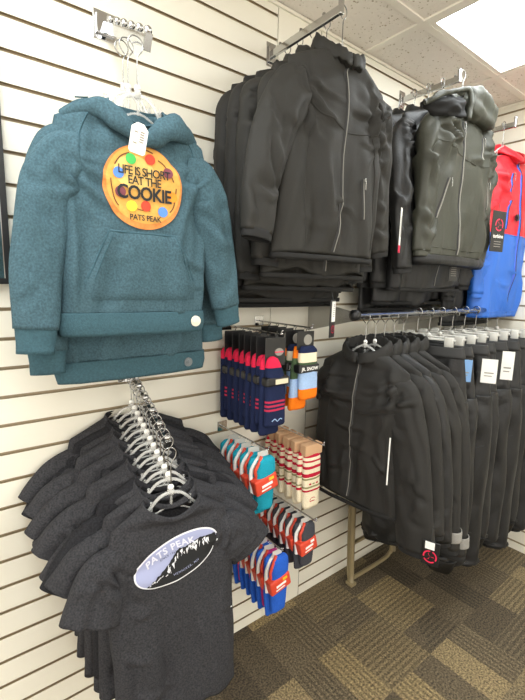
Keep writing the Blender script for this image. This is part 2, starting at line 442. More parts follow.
def hood_collar(nw, nd, zc, h, out, gap=.35, seed=0, ruff=.006, droop=.03, roll=1.0, back=.0, vdip=.045, rf_f=26):
    """stand collar / dropped hood wrapped round the neck, open at the front; thick rolled cloth"""
    bm = bmesh.new(); rows = []; A = 44
    for i in range(A + 1):
        u = i / A; a = -PI/2 + gap + (2*PI - 2*gap) * u      # starts right of the front centre, goes round the back
        fr = .5 - .5 * math.sin(a)                            # 1 at front
        rf = ruff * nz(u * rf_f + seed, 0, seed) * 2 * (1 - .6 * fr ** 4)
        prof = [(0, 0), (.004, h * .5), (.004, h * .92), (.012 * roll, h * 1.05), (.024 * roll, h * .98), (.032 * roll + out * .5, h * .6), (out + .03 * roll, h * .15 - droop * .3), (out + .028 * roll, -droop), (out * .6 + .01, -droop * 1.25), (.006, -droop * .7), (0, -.01)]
        row = []
        for j, (r, z) in enumerate(prof):
            sc = 1 - .35 * fr; zz = z * sc
            rad = r * (1 + .5 * (1 - fr)) * (1 - .25 * fr)
            x = (nw + rad) * math.cos(a); y = (nd + rad) * math.sin(a) - back * 0
            q = Vector((x, y + (1 - fr) * back, zc + zz - vdip * fr ** 2.5 + rf * (.4 + j / 10)))
            q += Vector((math.cos(a), math.sin(a), 0)) * rf * .8
            row.append(bm.verts.new(q))
        rows.append(row)
    m = len(rows[0])
    for a, b in zip(rows, rows[1:]):
        for k in range(m): bm.faces.new((a[k], a[(k+1) % m], b[(k+1) % m], b[k]))
    bm.faces.new(rows[0]); bm.faces.new(rows[-1][::-1])
    bmesh.ops.recalc_face_normals(bm, faces=bm.faces[:])
    return bm
def hem_band(keys_z, hw, dF, dB, h, cx=0, cy=0, seed=0, amp=.004, fr_amp=13):
    return loft_body([(keys_z, hw, dF, dB, cx, cy), (keys_z - h * .5, hw + .002, dF + .002, dB + .002, cx, cy), (keys_z - h, hw - .004, dF, dB, cx, cy)], rows=6, amp=amp * .5, seed=seed)

def make_top(name, label, cat, kind, mt, P, group=None, loc=(0, 0, 0), rz=0):
    """kind: hoodie, tee, jacket.  P: measures"""
    loc = (loc[0], loc[1], loc[2] - EX)
    t = thing(name, label, cat, loc, rz, group)
    sd = P.get('seed', 0); sh = P['sh']; ch = P['ch']; hm = P['hem']; ln = P['len']; zn = P.get('zn', -.085)
    d = P.get('d', .05); nk = P.get('neck', .065); drop = P.get('drop', .06)
    amp = P.get('amp', .006); cy = P.get('cy', 0)
    zs = zn - drop
    ncx = P.get('ncx', 0)
    keys = [(zn, nk, .034, .034, ncx, cy), (zn - .012, nk + .015, .036, .036, ncx, cy), (zs, sh - .004, d * .55, d * .5, 0, cy), (zs - .035, sh + .004, d * .85, d * .75, 0, cy),
            (zs - .12, ch, d, d * .8, 0, cy), (zs - .12 - (ln - .12) * .5, (ch + hm) / 2 + P.get('mid', 0), d * P.get('md', 1), d * .8, P.get('lean', 0) * .5, cy), (zn - ln, hm, d * P.get('hd', .85), d * .7, P.get('lean', 0), cy)]
    bm = loft_body(keys, amp=amp, seed=sd, dip=P.get('dip', .03), diag=P.get('diag', .0), f1=P.get('f1', 13), sway=P.get('sway', 0), crk=P.get('crk', 1.7), flat=P.get('flat'), wave=P.get('wave', 0))
    fr = Front(bm)
    body = obj('body', bm, [mt], t, solid=.003)
    # sleeves
    for s in (-1, 1):
        sp = P['slL'] if s < 0 else P['slR']
        inn = P.get('inn', .040); N_ = len(sp)
        pts = [(s * (p[0] - inn * (.35, .75, 1, 1, 1)[min(i, 4)]), p[1] + cy + P.get('sway', 0) * -(p[2]) , zs + p[2] - (.030, .030, 0, 0, 0)[min(i, 4)]) for i, p in enumerate(sp)]
        sb = loft_sleeve(pts, P['slr'], amp=P.get('samp', amp), seed=sd + s * 3, bunch=P.get('bunch', 0))
        sl = obj('sleeve', sb, [mt], t, solid=.003)
        if P.get('cuff'):
            cl, cr, cm = P['cuff']; a = Vector(pts[-2]); b = Vector(pts[-1]); dr = (b - a).normalized()
            r0 = P['slr'][-1]
            cb = loft_sleeve([b - dr * .006, b + dr * cl * .5, b + dr * cl], [(r0[0] * .96, r0[1] * .96), (r0[0] * cr, r0[1] * cr), (r0[0] * cr * .98, r0[1] * cr * .98)], seg=3, amp=.001, seed=sd)
            obj('cuff', cb, [cm], sl, solid=.003)
    return t, fr, keys, zs
def sleeve_hang(a=.0, ln=.42, ys=0, bow=.03):
    """long sleeve hanging from the shoulder point; offsets relative to (0, cy, zs) with x outward"""
    return lambda sh: [(sh - .045, 0, -.035), (sh + .005, ys * .2, -.055), (sh + bow, ys * .5, -.13), (sh + bow + a * .5, ys * .8, -.13 - (ln - .13) * .5), (sh + bow + a, ys, -ln)]

# ------------------------------------------------------------------ hangers
EX = .035
def hanger(label, style='clear', w_=.16, loc=(0, 0, 0), rz=0, group=None, z0=0):
    ex = EX
    t = thing('clothes_hanger', label, 'hanger', loc, rz, group)
    hk = [(-.004, 0, -.030), (-.017, 0, -.018), (-.018, 0, -.004), (-.009, 0, .006), (.004, 0, .006), (.013, 0, -.004), (.012, 0, -.018), (.003, 0, -.030), (0, 0, -.045), (0, 0, -.070 - ex)]
    obj('hook', tube(catmull(hk, 3), .0016, 6), m_steel, t)
    bm = bmesh.new()
    if style == 'clip':
        add_tube(bm, [(-.15, 0, -.078), (.15, 0, -.078)], .005, 8); add_ball(bm, (0, 0, -.073), .011)
        for v in bm.verts: v.co.z -= ex
        obj('bar', bm, m_milk, t)
        for s in (-1, 1):
            b2 = bmesh.new(); add_box(b2, s * .125 - .016, s * .125 + .016, -.012, -.003, -.125, -.066, bev=.003); add_box(b2, s * .125 - .016, s * .125 + .016, .003, .012, -.125, -.066, bev=.003)
            add_tube(b2, [(s * .125 - .014, 0, -.09), (s * .125 + .014, 0, -.09)], .006)
            for v in b2.verts: v.co.z -= ex
            obj('clip', b2, m_milk, t)
        return t
    arm = catmull([(-w_, 0, -.168), (-w_ * .93, 0, -.150), (-w_ * .5, 0, -.120), (-.03, 0, -.084), (0, 0, -.076), (.03, 0, -.084), (w_ * .5, 0, -.120), (w_ * .93, 0, -.150), (w_, 0, -.168)], 4)
    add_tube(bm, arm, [.0045] * len(arm), 8)
    low = catmull([(-w_ * .9, 0, -.158), (-w_ * .5, 0, -.138), (0, 0, -.112), (w_ * .5, 0, -.138), (w_ * .9, 0, -.158)], 4)
    add_tube(bm, low, .0026, 8)
    for s in (-1, 0, 1): add_tube(bm, [(s * .05, 0, -.088 - abs(s) * .004), (s * .05, 0, -.116)], .0035, 6)
    add_ball(bm, (0, 0, -.072), .009); add_tube(bm, [(0, 0, -.062), (0, 0, -.082)], .007, 10)
    for v in bm.verts: v.co.z -= ex
    obj('body', bm, m_clear, t)
    if style == 'sizer':
        b2 = bmesh.new(); add_ball(b2, (0, 0, -.062 - ex), .0075, 0, 1, .8, 1.1); obj('size_marker', b2, m_paper, t)
    return t

# ------------------------------------------------------------------ metal arms on the slatwall
def bracket(t, w_=.05, h=.055):
    bm = bmesh.new(); add_box(bm, -w_/2, w_/2, -.0032, -.0002, -h/2, h/2, bev=.0008); add_box(bm, -w_/2 + .006, w_/2 - .006, -.010, -.003, -h/2 + .012, h/2 - .012, bev=.001)
    return obj('wall_bracket', bm, m_chrome, t, False)
def waterfall_arm(label, x, z):
    t = thing('waterfall_arm', label, 'display arm', (x, 0, z), 0)
    bracket(t, .06, .07)
    ang = math.atan2(.150, .285); L = .318
    bm = bmesh.new(); M4 = Matrix.Rotation(ang, 4, 'X')
    add_box(bm, -.0055, .0055, -L, -.004, -.013, .013, M4=M4, bev=.0015)
    obj('bar', bm, m_chrome, t, False)
    for k in range(6):
        yy = -.045 - k * (L - .055) / 5; p = M4 @ Vector((0, yy, .020)); b2 = bmesh.new()
        add_ball(b2, p, .0095); add_tube(b2, [M4 @ Vector((0, yy, .010)), p], .004, 8)
        obj('ball_stop', b2, m_chrome, t)
    b3 = bmesh.new(); add_box(b3, -.0085, .0085, -L - .003, -L + .006, -.018, .016, M4=M4, bev=.001); obj('end_cap', b3, m_steel, t, False)
    return t
def straight_arm(label, x, z, L=.32):
    t = thing('straight_arm', label, 'display arm', (x, 0, z), 0, 'straight chrome arms on the slatwall')
    bracket(t, .04, .075)
    obj('bar', box(-.006, .006, -L, -.004, -.012, .012, bev=.002), m_chrome, t, False)
    b2 = bmesh.new(); add_box(b2, -.0075, .0075, -L - .004, -L + .008, -.014, .030, bev=.003); add_ball(b2, (0, -L + .002, .030), .0085); obj('end_stop', b2, m_chrome, t, False)
    for k in range(3):
        b3 = bmesh.new(); add_tube(b3, [(0, -.05 - k * .1, .012), (0, -.05 - k * .1, .020)], .005, 8); obj('stud', b3, m_chrome, t)
    return t
waterfall_arm('upper sloping chrome arm with ball stops, holding the teal hoodies', .405, 2.085)
waterfall_arm('lower sloping chrome arm with ball stops, holding the charcoal shirts', .44, 1.150)
straight_arm('straight chrome arm holding the plain black hooded softshell jackets', .97, 2.20)
straight_arm('straight chrome arm holding the grey-green ski jackets', 1.735, 2.262, .27)
straight_arm('straight chrome arm holding the red and blue jacket, nearest the corner', 2.2, 2.19, .31)

# ------------------------------------------------------------------ hoodies
def pocket_pouch(fr, t, zc, w_, h, mt):
    bm = bmesh.new(); n = 14; rows = []
    for j in range(n + 1):
        v = j / n; z = zc + h * (.5 - v); hw = w_ * (.62 + .38 * min(1, v / .72))
        r = []
        for i in range(n + 5):
            x = -hw + 2 * hw * i / (n + 4); e = min(1, min(i, n + 4 - i) / 1.6) * (1 if 0 < j < n else .2)
            r.append(bm.verts.new(fr.p(x, z, -.001 + .009 * e)))
        rows.append(r)
    for a, b in zip(rows, rows[1:]):
        for k in range(len(a) - 1): bm.faces.new((a[k], a[k+1], b[k+1], b[k]))
    fr2 = Front(bm); pk = obj('pouch_pocket', bm, mt, t)
    sm = bmesh.new(); strip(fr2, [(-w_ * .60, zc + h * .47), (w_ * .60, zc + h * .47)], .004, .001, .0015, 8, sm)
    for s in (-1, 1): strip(fr2, [(s * w_ * .615, zc + h * .46), (s * w_ * .95, zc - h * .2)], .004, .001, .0015, 8, sm); strip(fr2, [(s * w_ * .53, zc + h * .46), (s * w_ * .86, zc - h * .2)], .003, .001, .0015, 8, sm)
    obj('stitching', sm, m_tealrib, pk)
def hood_lumps(t, mt, seed, k=1.0):
    bm = bmesh.new()
    def lump(pts, rad, sy=.7):
        P = catmull(pts, 8); n0 = len(bm.verts); rr = [lerp_keys([(i / (len(rad) - 1), r) for i, r in enumerate(rad)], j / (len(P) - 1))[0] for j in range(len(P))]
        add_tube(bm, P, rr, 20)
        bm.verts.ensure_lookup_table()
        for v in list(bm.verts)[n0:]: v.co.z -= .010
        for p in P: p.z -= .010
        for v in list(bm.verts)[n0:]:
            q = min(P, key=lambda p: (p - v.co).length); v.co += (v.co - q) * .35 * nz(v.co.x * 24 + seed, v.co.y * 24, v.co.z * 24)
            v.co.y = q.y + (v.co.y - q.y) * sy
    lump([(-.150 * k, .004, -.128), (-.120 * k, -.008, -.112), (-.085 * k, -.022, -.106), (-.055 * k, -.034, -.122), (-.024, -.042, -.146), (.006, -.042, -.166)], [.006, .014, .019, .022, .016, .006])
    lump([(.140 * k, .004, -.124), (.112 * k, -.014, -.116), (.080 * k, -.034, -.112), (.048, -.044, -.128), (.018, -.046, -.152), (-.008, -.042, -.166)], [.008, .021, .029, .027, .018, .006])
    lump([(-.080, -.018, -.104), (-.070, .012, -.092), (-.035, .040, -.084), (0, .050, -.086), (.035, .042, -.086), (.070, .012, -.094), (.085, -.018, -.104)], [.012, .014, .012, .012, .012, .015, .014])
    return obj('hood', bm, mt, t)
def teal_hoodie(label, P, loc, rz):
    t, fr, keys, zs = make_top('hoodie', label, 'hoodie', 'hoodie', m_teal, P, 'teal hooded sweatshirts on the upper arm', loc, rz)
    zb = keys[-1][0]; k = keys[-1]
    hb = loft_body([(zb + .004, k[1] + .001, k[2] + .001, k[3] + .001, k[4], k[5]), (zb - .022, k[1] + .003, k[2] + .003, k[3] + .003, k[4], k[5]), (zb - .046, k[1] - .003, k[2], k[3], k[4], k[5])], rows=8, amp=P['amp'] * .9, seed=P['seed'])
    obj('hem_band', hb, m_tealrib, t, solid=.004)
    return t, fr, keys, zs
def hoodP(**k):
    P = dict(sh=.162, ch=.170, hem=.166, inn=.022, len=.455, d=.036, neck=.06, drop=.062, amp=.007, dip=.05, diag=.007, samp=.004, f1=11,
             slr=[(.045, .026), (.056, .030), (.054, .028), (.047, .025), (.038, .022)], cuff=(.05, .86, m_tealrib), zn=-.082)
    P.update(k); return P
PH = hoodP(seed=2, lean=-.01, flat=(0, -.262, .115))
PH['slL'] = [(.110, 0, -.035), (.160, 0, -.052), (.200, .0, -.14), (.232, -.01, -.28), (.244, -.02, -.42)]
PH['slR'] = [(.110, 0, -.035), (.160, 0, -.05), (.195, .0, -.13), (.230, .01, -.25), (.262, .02, -.38)]
h1, fr, keys, zs = teal_hoodie('front teal hoodie with a round cookie print and white price tag', PH, (.375, -.285, 1.918), -.05)
pocket_pouch(fr, h1, -.430, .130, .15, m_teal)
hood_lumps(h1, m_teal, 4)
bm = bmesh.new()
for s in (-1, 1): strip(fr, [(s * .098, -.112), (s * .125, -.17), (s * .132, -.23)], .004, .001, .002, 8, bm)
strip(fr, [(-.13, -.105), (-.105, -.100)], .003, .001, .001, 4, bm)
obj('shoulder_seam', bm, m_tealrib, h1)
# cookie print
ink = [mat('print_' + a, b, .8, 0, 120, c) for a, b, c in (('biscuit', 'dfa650', .10), ('biscuit_edge', 'dc8a45', .15), ('brown', '6f4424', .1), ('black', '1f2226', 0), ('green', '4fc060', .05), ('red', 'e0452c', .05), ('maroon', '7c3f4a', .05), ('sky', '5d8ee0', .05), ('orange', 'ee8f26', .05), ('yellow', 'd9de3a', .05), ('light', 'f3c671', .08))]
bm = bmesh.new(); cx, cz, R_ = .0, -.262, .088
disc_patch(bm, fr, cx, cz, R_, R_, .0030, 1, 22, 90); disc_patch(bm, fr, cx + .001, cz + .005, R_ * .93, R_ * .92, .0038, 0, 22, 90)
disc_patch(bm, fr, cx - .02, cz + .028, R_ * .5, R_ * .4, .0044, 10, 12, 50)
for a0, a1, rr in ((2.0, 2.6, .86), (.3, 1.1, .80), (3.0, 3.8, .82), (5.6, 6.4, .84), (4.35, 4.95, .56), (1.3, 1.8, .9)): ring_patch(bm, fr, cx, cz, R_ * rr, R_ * rr,   .035, .0052, 2, a0, a1, 16, wob=.012)
for a, rr, c in ((2.05, .70, 4), (1.35, .70, 5), (.62, .74, 6), (2.75, .68, 7), (3.42, .62, 6), (6.1, .74, 8), (4.10, .58, 9), (4.75, .44, 5), (5.42, .70, 7)):
    disc_patch(bm, fr, cx + R_ * rr * math.cos(a), cz + R_ * rr * math.sin(a), .0112, .0112, .0066, c, 3, 24)
for s, sz, dz, sp, of in (('LIFE IS SHORT', .0215, .030, .86, .0003), ('EAT THE', .0215, .011, .86, .0003), ('COOKIE', .034, -.015, .92, .0009), ('PATS PEAK', .0145, -.065, 1.0, .0003)):
    add_text(bm, s, sz, lambda x, z, dz=dz: fr.p(cx + x, cz + dz + z * 1.15, .0080), 3, sp, of)
obj('cookie_print', bm, ink, h1, False)
# tag and security discs
def sec_disc(fr, t, x, z, m, r=.013):
    p = fr.p(x, z, .004); bm = bmesh.new(); add_disc(bm, p, r, .007, 'Y'); add_disc(bm, p - Vector((0, .004, 0)), r * .62, .005, 'Y'); add_disc(bm, p - Vector((0, .007, 0)), r * .28, .004, 'Y')
    o = obj('security_tag', bm, m, t, False); return o
kf = Front(hem_band(keys[-1][0] + .004, keys[-1][1], keys[-1][2], keys[-1][3], .05, keys[-1][4]))
sec_disc(kf, h1, .128, keys[-1][0] - .020, mat('tag_cream', 'e8e2cf', .35))
def paper_tag(t, p, w_, h, rot, m=m_paper, lines=True):
    bm = bmesh.new(); c = .3 * w_
    for y in (0, .0012):
        pass
    M4 = Matrix.Translation(p) @ Matrix.Rotation(rot, 4, 'Y')
    pts = [(-w_/2 + c, 0), (w_/2 - c, 0), (w_/2, -c), (w_/2, -h + .004), (w_/2 - .004, -h), (-w_/2 + .004, -h), (-w_/2, -h + .004), (-w_/2, -c)]
    a = [bm.verts.new(M4 @ Vector((x, -.0008, z))) for x, z in pts]; b = [bm.verts.new(M4 @ Vector((x, .0008, z))) for x, z in pts]
    bm.faces.new(a); bm.faces.new(b[::-1])
    for i in range(8): bm.faces.new((a[i], b[i], b[(i+1) % 8], a[(i+1) % 8]))
    if lines:
        for i, (x0, x1, z) in enumerate(((.05, .3, -.3), (.05, .3, -.38), (.05, .3, -.46), (.05, .3, -.54), (.05, .28, -.62), (-.3, -.1, -.34), (-.3, -.08, -.7))):
            add_box(bm, x0 * w_, x1 * w_, -.0016, -.0009, z * h, z * h + h * .045, 1, M4)
    return obj('price_tag', bm, [m, mat('tag_ink', '9a9384', .8)], t, False)
paper_tag(h1, Vector((-.022, -.088, -.150)), .034, .060, .18)
# second & third hoodies
P2 = hoodP(seed=11, len=.60, hem=.192, ch=.18, sh=.172, amp=.008)
P2['slL'] = [(.12, 0, -.035), (.17, 0, -.05), (.21, 0, -.16), (.236, -.02, -.32), (.240, -.035, -.50)]
P2['slR'] = [(.12, 0, -.035), (.17, 0, -.05), (.20, 0, -.16), (.225, -.0, -.30), (.242, -.0, -.46)]
h2, f2, k2, _ = teal_hoodie('second teal hoodie, larger, its hem with a grey security disc showing below', P2, (.395, -.205, 1.945), .03)
hood_lumps(h2, m_teal, 9, 1.05)
kf = Front(hem_band(k2[-1][0] + .004, k2[-1][1], k2[-1][2], k2[-1][3], .05))
sec_disc(kf, h2, .130, k2[-1][0] - .022, mat('tag_grey', '6d7478', .35), .012)
P3 = hoodP(seed=21, len=.54, hem=.18, ch=.18, sh=.175, amp=.008)
P3['slL'] = [(.125, 0, -.035), (.175, 0, -.05), (.21, 0, -.16), (.235, -.01, -.32), (.238, -.02, -.47)]
P3['slR'] = P3['slL']
h3, f3, k3, _ = teal_hoodie('rearmost teal hoodie, nearest the slatwall', P3, (.415, -.12, 1.975), -.02)
hood_lumps(h3, m_teal, 14, 1.05)
hanger('clear plastic hanger of the cookie print hoodie', 'sizer', .11, (.378, -.285, 1.930), -.05)
hanger('clear plastic hanger of the second teal hoodie', 'sizer', .11, (.388, -.205, 1.962), .03)
hanger('clear plastic hanger of the rearmost teal hoodie', 'sizer', .11, (.408, -.12, 1.998), -.02)

# ------------------------------------------------------------------ tees
def tee(label, P, loc, rz, mt):
    t, fr, keys, zs = make_top('t_shirt', label, 't-shirt', 'tee', mt, P, 'charcoal t-shirts on the lower sloping arm', loc, rz)
    nb = bmesh.new(); rows = []; zn = P['zn']; nk = P['neck']
    for i in range(37):
        a = 2*PI*i/36; s = math.sin(a); x = nk * math.cos(a) * 1.0
        r = []
        for j in range(4):
            o = j / 3; zz = zn - o * .014 + .006; f = 0
            if s < 0: zz -= P['dip'] * abs(s) ** .5 * math.exp(-(x / .07) ** 2)
            r.append(nb.verts.new((x * (1 + o * .10), (.0345 + .002 * math.sin(o * PI)) * math.copysign(abs(s) ** .75, s) * (1 + .05 * o) + P.get('cy', 0), zz)))
        rows.append(r)
    for a, b in zip(rows, rows[1:]):
        for k in range(3): nb.faces.new((a[k], a[k+1], b[k+1], b[k]))
    obj('neckband', nb, mt, t, solid=.0025)
    sm = bmesh.new(); zb = keys[-1][0]
    strip(fr, [(-P['hem'] * .9, zb + .018), (0, zb + .018), (P['hem'] * .9, zb + .018)], .004, .0005, .001, 12, sm)
    obj('hem_stitch', sm, mt, t)
    return t, fr, keys, zs
def teeP(**k):
    P = dict(sh=.150, ch=.165, hem=.180, len=.50, d=.030, neck=.070, drop=.050, amp=.006, dip=.036, diag=.004, samp=.004, f1=10, zn=-.090,
             inn=.02, slr=[(.050, .024), (.056, .026), (.062, .026), (.066, .026)])
    P['slL'] = P['slR'] = [(.10, 0, -.045), (.155, 0, -.060), (.195, 0, -.100), (.235, 0, -.150)]
    P.update(k); return P
PT = teeP(seed=5, hd=1.2, md=1.1, hem=.160, len=.57, sway=-.04, lean=.012, flat=(0, -.24, .14))
PT['slL'] = [(.10, 0, -.045), (.150, 0, -.062), (.190, -.005, -.115), (.222, -.02, -.200)]
PT['slR'] = [(.10, 0, -.045), (.155, 0, -.050), (.185, 0, -.090), (.205, 0, -.135)]
nT = 13
order = ['', 'second', 'third', 'fourth', 'fifth', 'sixth', 'seventh', 'eighth', 'ninth', 'tenth', 'eleventh', 'twelfth', 'thirteenth']
ang = math.atan2(.150, .285)
def on_arm(y): return Vector((.44, y, 1.150 + y * .150 / .285 + .020))
front_loc = on_arm(-.295) + Vector((-.015, -.035, -.01))
tf, fr, keys, zs = tee('frontmost charcoal t-shirt with the oval mountain print', PT, front_loc, -.16, m_tee)
inkm = [mat('print_' + a, b, .8) for a, b in (('white', 'dfe0e4'), ('lavender', '9ea4c6'), ('black2', '17181a'), ('cream2', 'd9dae6'))]
bm = bmesh.new(); cx, cz = .006, -.232; RX, RZ, RT = .112, .056, .30
def el(u, v): return cx + u * math.cos(RT) - v * math.sin(RT), cz + u * math.sin(RT) + v * math.cos(RT)
disc_patch(bm, fr, cx, cz, RX, RZ, .0028, 0, 20, 100, RT); disc_patch(bm, fr, cx, cz, RX * .965, RZ * .93, .0036, 1, 20, 100, RT)
def RDG(s): return -.030 + .050 * min(1, s / .55) ** 1.3 - .012 * max(0, s - .8) / .2 + .006 * math.exp(-((s - .5) / .07) ** 2)
# black lower half with ridge line
N_ = 100; pr = None
for i in range(N_ + 1):
    u = -RX * .955 + 2 * RX * .955 * i / N_; lim = RZ * .92 * math.sqrt(max(0, 1 - (u / (RX * .965)) ** 2))
    s = i / N_; ridge = RDG(s) + .003 * nz(s * 30, 1, 2)
    top = max(-lim, min(lim, ridge)); q = []
    for j in range(13):
        v = -lim + (top + lim) * j / 12; x, z = el(u, v); q.append(bm.verts.new(fr.p(x, z, .0046)))
    if pr:
        for j in range(12):
            f = bm.faces.new((pr[j], q[j], q[j+1], pr[j+1])); f.material_index = 2
    pr = q
rs = random.Random(3)
for i in range(44):   # snow streaks
    s = rs.uniform(.34, .88); u = -RX + 2 * RX * s; rdg = RDG(s)
    v = rdg - rs.uniform(.002, .014); l = rs.uniform(.005, .014); w2 = rs.uniform(.0012, .0034); dx = rs.uniform(-.6, .1)
    pts = [(u - w2, v), (u + w2, v + .002), (u + w2 * .3 + dx * l, v - l)]
    f = bm.faces.new([bm.verts.new(fr.p(*el(a, b), .0062)) for a, b in pts]); f.material_index = 0
for i in range(12):
    s = rs.uniform(.10, .36); u = -RX + 2 * RX * s; v = -.030 + .02 * s + rs.uniform(0, .006)
    f = bm.faces.new([bm.verts.new(fr.p(*el(a, b), .0062)) for a, b in ((u, v), (u + .006, v + .003), (u + .004, v - .001))]); f.material_index = 0
def arc(x, z): return x, z - x * x * 3.6
add_text(bm, 'PATS PEAK', .0240, lambda x, z: fr.p(*el(x - .012, z + .038), .0062), 3, 1.12, .0007, warp=arc)
add_text(bm, 'SINCE 1962', .0075, lambda x, z: fr.p(*el(x - .020, z + .0225), .0058), 2, 1.2, .0, warp=arc)
add_text(bm, 'HENNIKER, NH', .0085, lambda x, z: fr.p(*el(x + .010, z - .034), .0064), 1, 1.25, .0, warp=lambda x, z: (x, z + x * x * 2.0))
obj('mountain_print', bm, inkm, tf, False)
bm = bmesh.new(); add_ball(bm, fr.p(.155, -.43, .001), .0022); obj('pin', bm, m_paper, tf)
hanger('clear hanger of the front mountain print t-shirt', 'sizer', .135, front_loc + Vector((0, 0, .004)), -.16)
protos = []
for k in range(1, nT):
    u = k / (nT - 1); y = -.292 + .262 * u
    loc = on_arm(y) + Vector((random.uniform(-.008, .008) - .008 * (1 - u), -.03 * (1 - u), -.005)); rz = [-.22, -.30, -.10, -.28, -.16, -.34, -.18, -.26, -.10, -.2, -.12, -.05][k-1]
    if k <= 5:
        P = teeP(seed=5 + k * 7, len=.53 + .02 * (k % 3) + .03 * (k > 3), sh=.155 + .004 * k, ch=.170 + .004 * k, hem=.18 + .004 * k, amp=.008)
        a = .06 + .025 * ((k * 37) % 4)
        P['slL'] = P['slR'] = [(.10, 0, -.045), (P['sh'] + .008, 0, -.058), (P['sh'] + .055, -.006, -.090 - a * .3), (P['sh'] + .095, -.012, -.12 - a * .6)]
        tt, _, _, _ = tee('', P, loc, rz, m_tee if k % 3 else m_teeblk); protos.append(tt)
    else:
        tt = copy_tree(protos[(k * 2) % 5]); tt.location = loc - Vector((0, 0, EX)); tt.rotation_euler = (0, 0, rz)
    tt['label'] = ('%s charcoal t-shirt back from the front one on the lower arm' % order[k]) if k < nT - 1 else 'rearmost dark t-shirt on the lower arm, against the slatwall'
hp = hanger('', 'sizer', .135, (0, 0, 0), 0, 'clear hangers on the lower arm')
for k in range(1, nT):
    h_ = hp if k == 1 else copy_tree(hp)
    s = bpy.data.objects
    u = k / (nT - 1); y = -.292 + .262 * u
    h_.location = on_arm(y) + Vector((-.008 * (1 - u), -.03 * (1 - u), 0)); h_.rotation_euler = (0, 0, [-.22, -.30, -.10, -.28, -.16, -.34, -.18, -.26, -.10, -.2, -.12, -.05][k-1])
    h_['label'] = 'clear hanger of the %s charcoal t-shirt back from the front' % order[k] if k < nT - 1 else 'clear hanger of the rearmost charcoal t-shirt, by the slatwall'

# ------------------------------------------------------------------ jackets
def zipper(fr, t, pts, m=m_zip, wd=.012, teeth=m_zipg, name='zipper', pull=True, tw=.003):
    bm = bmesh.new(); strip(fr, pts, wd, .003, .001, 10, bm, 0); strip(fr, pts, tw, .0055, .001, 10, bm, 1)
    z = obj(name, bm, [m, teeth], t)
    if pull:
        p = fr.p(pts[0][0], pts[0][1], .009); b = bmesh.new(); add_box(b, p.x - .003, p.x + .003, p.y - .004, p.y, p.z - .010, p.z, bev=.001); add_box(b, p.x - .0022, p.x + .0022, p.y - .006, p.y - .003, p.z - .034, p.z - .008, bev=.001)
        obj('zip_pull', b, m_steel, z, False)
    return z
def seams(fr, t, lists, m, wd=.005):
    bm = bmesh.new()
    for l in lists: strip(fr, l, wd, .0008, .0022, 10, bm)
    return obj('seam', bm, m, t)
def jackP(**k):
    P = dict(sh=.195, ch=.208, hem=.212, len=.58, d=.040, neck=.070, drop=.065, amp=.008, dip=.03, diag=.014, samp=.008, f1=9, zn=-.085,
             slr=[(.052, .028), (.070, .032), (.064, .030), (.055, .027), (.045, .024)], cuff=(.018, .96, m_dark))
    P.update(k)
    sh = P['sh']; L = P.get('sl', .50); b = P.get('bow', .035); a = P.get('a', .03); ys = P.get('ys', -.02)
    P['slL'] = P.get('slL') or [(sh - .05, 0, -.04), (sh + .002, 0, -.055), (sh + b, ys * .4, -.16), (sh + b + a * .6, ys * .7, -.16 - (L - .16) * .5), (sh + b + a, ys, -L)]
    P['slR'] = P.get('slR') or P['slL']
    return P
def softshell(label, P, loc, rz, mt=m_soft, group=None, detail=True, hood=True, name='softshell_jacket', pocket=True):
    t, fr, keys, zs = make_top(name, label, 'jacket', 'jacket', mt, P, group, loc, rz)
    zb = keys[-1][0]
    if hood:
        hcb = hood_collar(P['neck'] + .002, .036, P['zn'] - .012, .050, .004, gap=.045, seed=P['seed'], ruff=P.get('cruff', .006), droop=.004, roll=.5, back=.02, vdip=.035, rf_f=30)
        fr.more.append(BVHTree.FromBMesh(hcb)); obj('hood', hcb, mt, t)
    obj('hem_binding', loft_body([(zb + .001, keys[-1][1] + .001, keys[-1][2] + .001, keys[-1][3] + .001, keys[-1][4], keys[-1][5]), (zb - .014, keys[-1][1] - .001, keys[-1][2], keys[-1][3], keys[-1][4], keys[-1][5])], rows=3, amp=P['amp'], seed=P['seed'], f1=P['f1']), m_dark, t, solid=.003)
    zc = P['zn'] - .002
    if detail:
        zipper(fr, t, [(0, zc), (P.get('lean', 0) * .4, (zc + zb) / 2), (P.get('lean', 0), zb + .012)], m_zip, .016, m_zipg, tw=.0018)
        w_ = P['ch']; yz = zs - .11
        seams(fr, t, [[(-.008, yz - .052), (-.06, yz - .036), (-w_ * .55, yz - .015), (-w_ * .84, yz + .035)], [(.008, yz - .052), (.06, yz - .045), (w_ * .55, yz - .035), (w_ * .84, yz - .028)],
                      [(-w_ * .62, yz - .02), (-w_ * .70, yz - .2), (-w_ * .68, zb + .03)], [(w_ * .62, yz - .04), (w_ * .72, yz - .2), (w_ * .70, zb + .03)]], mt)
        if pocket: zipper(fr, t, [(w_ * .40, zs - .28), (w_ * .44, zs - .40)], m_zip, .012, m_zipg, 'pocket_zipper', True, .002)
    return t, fr, keys, zs
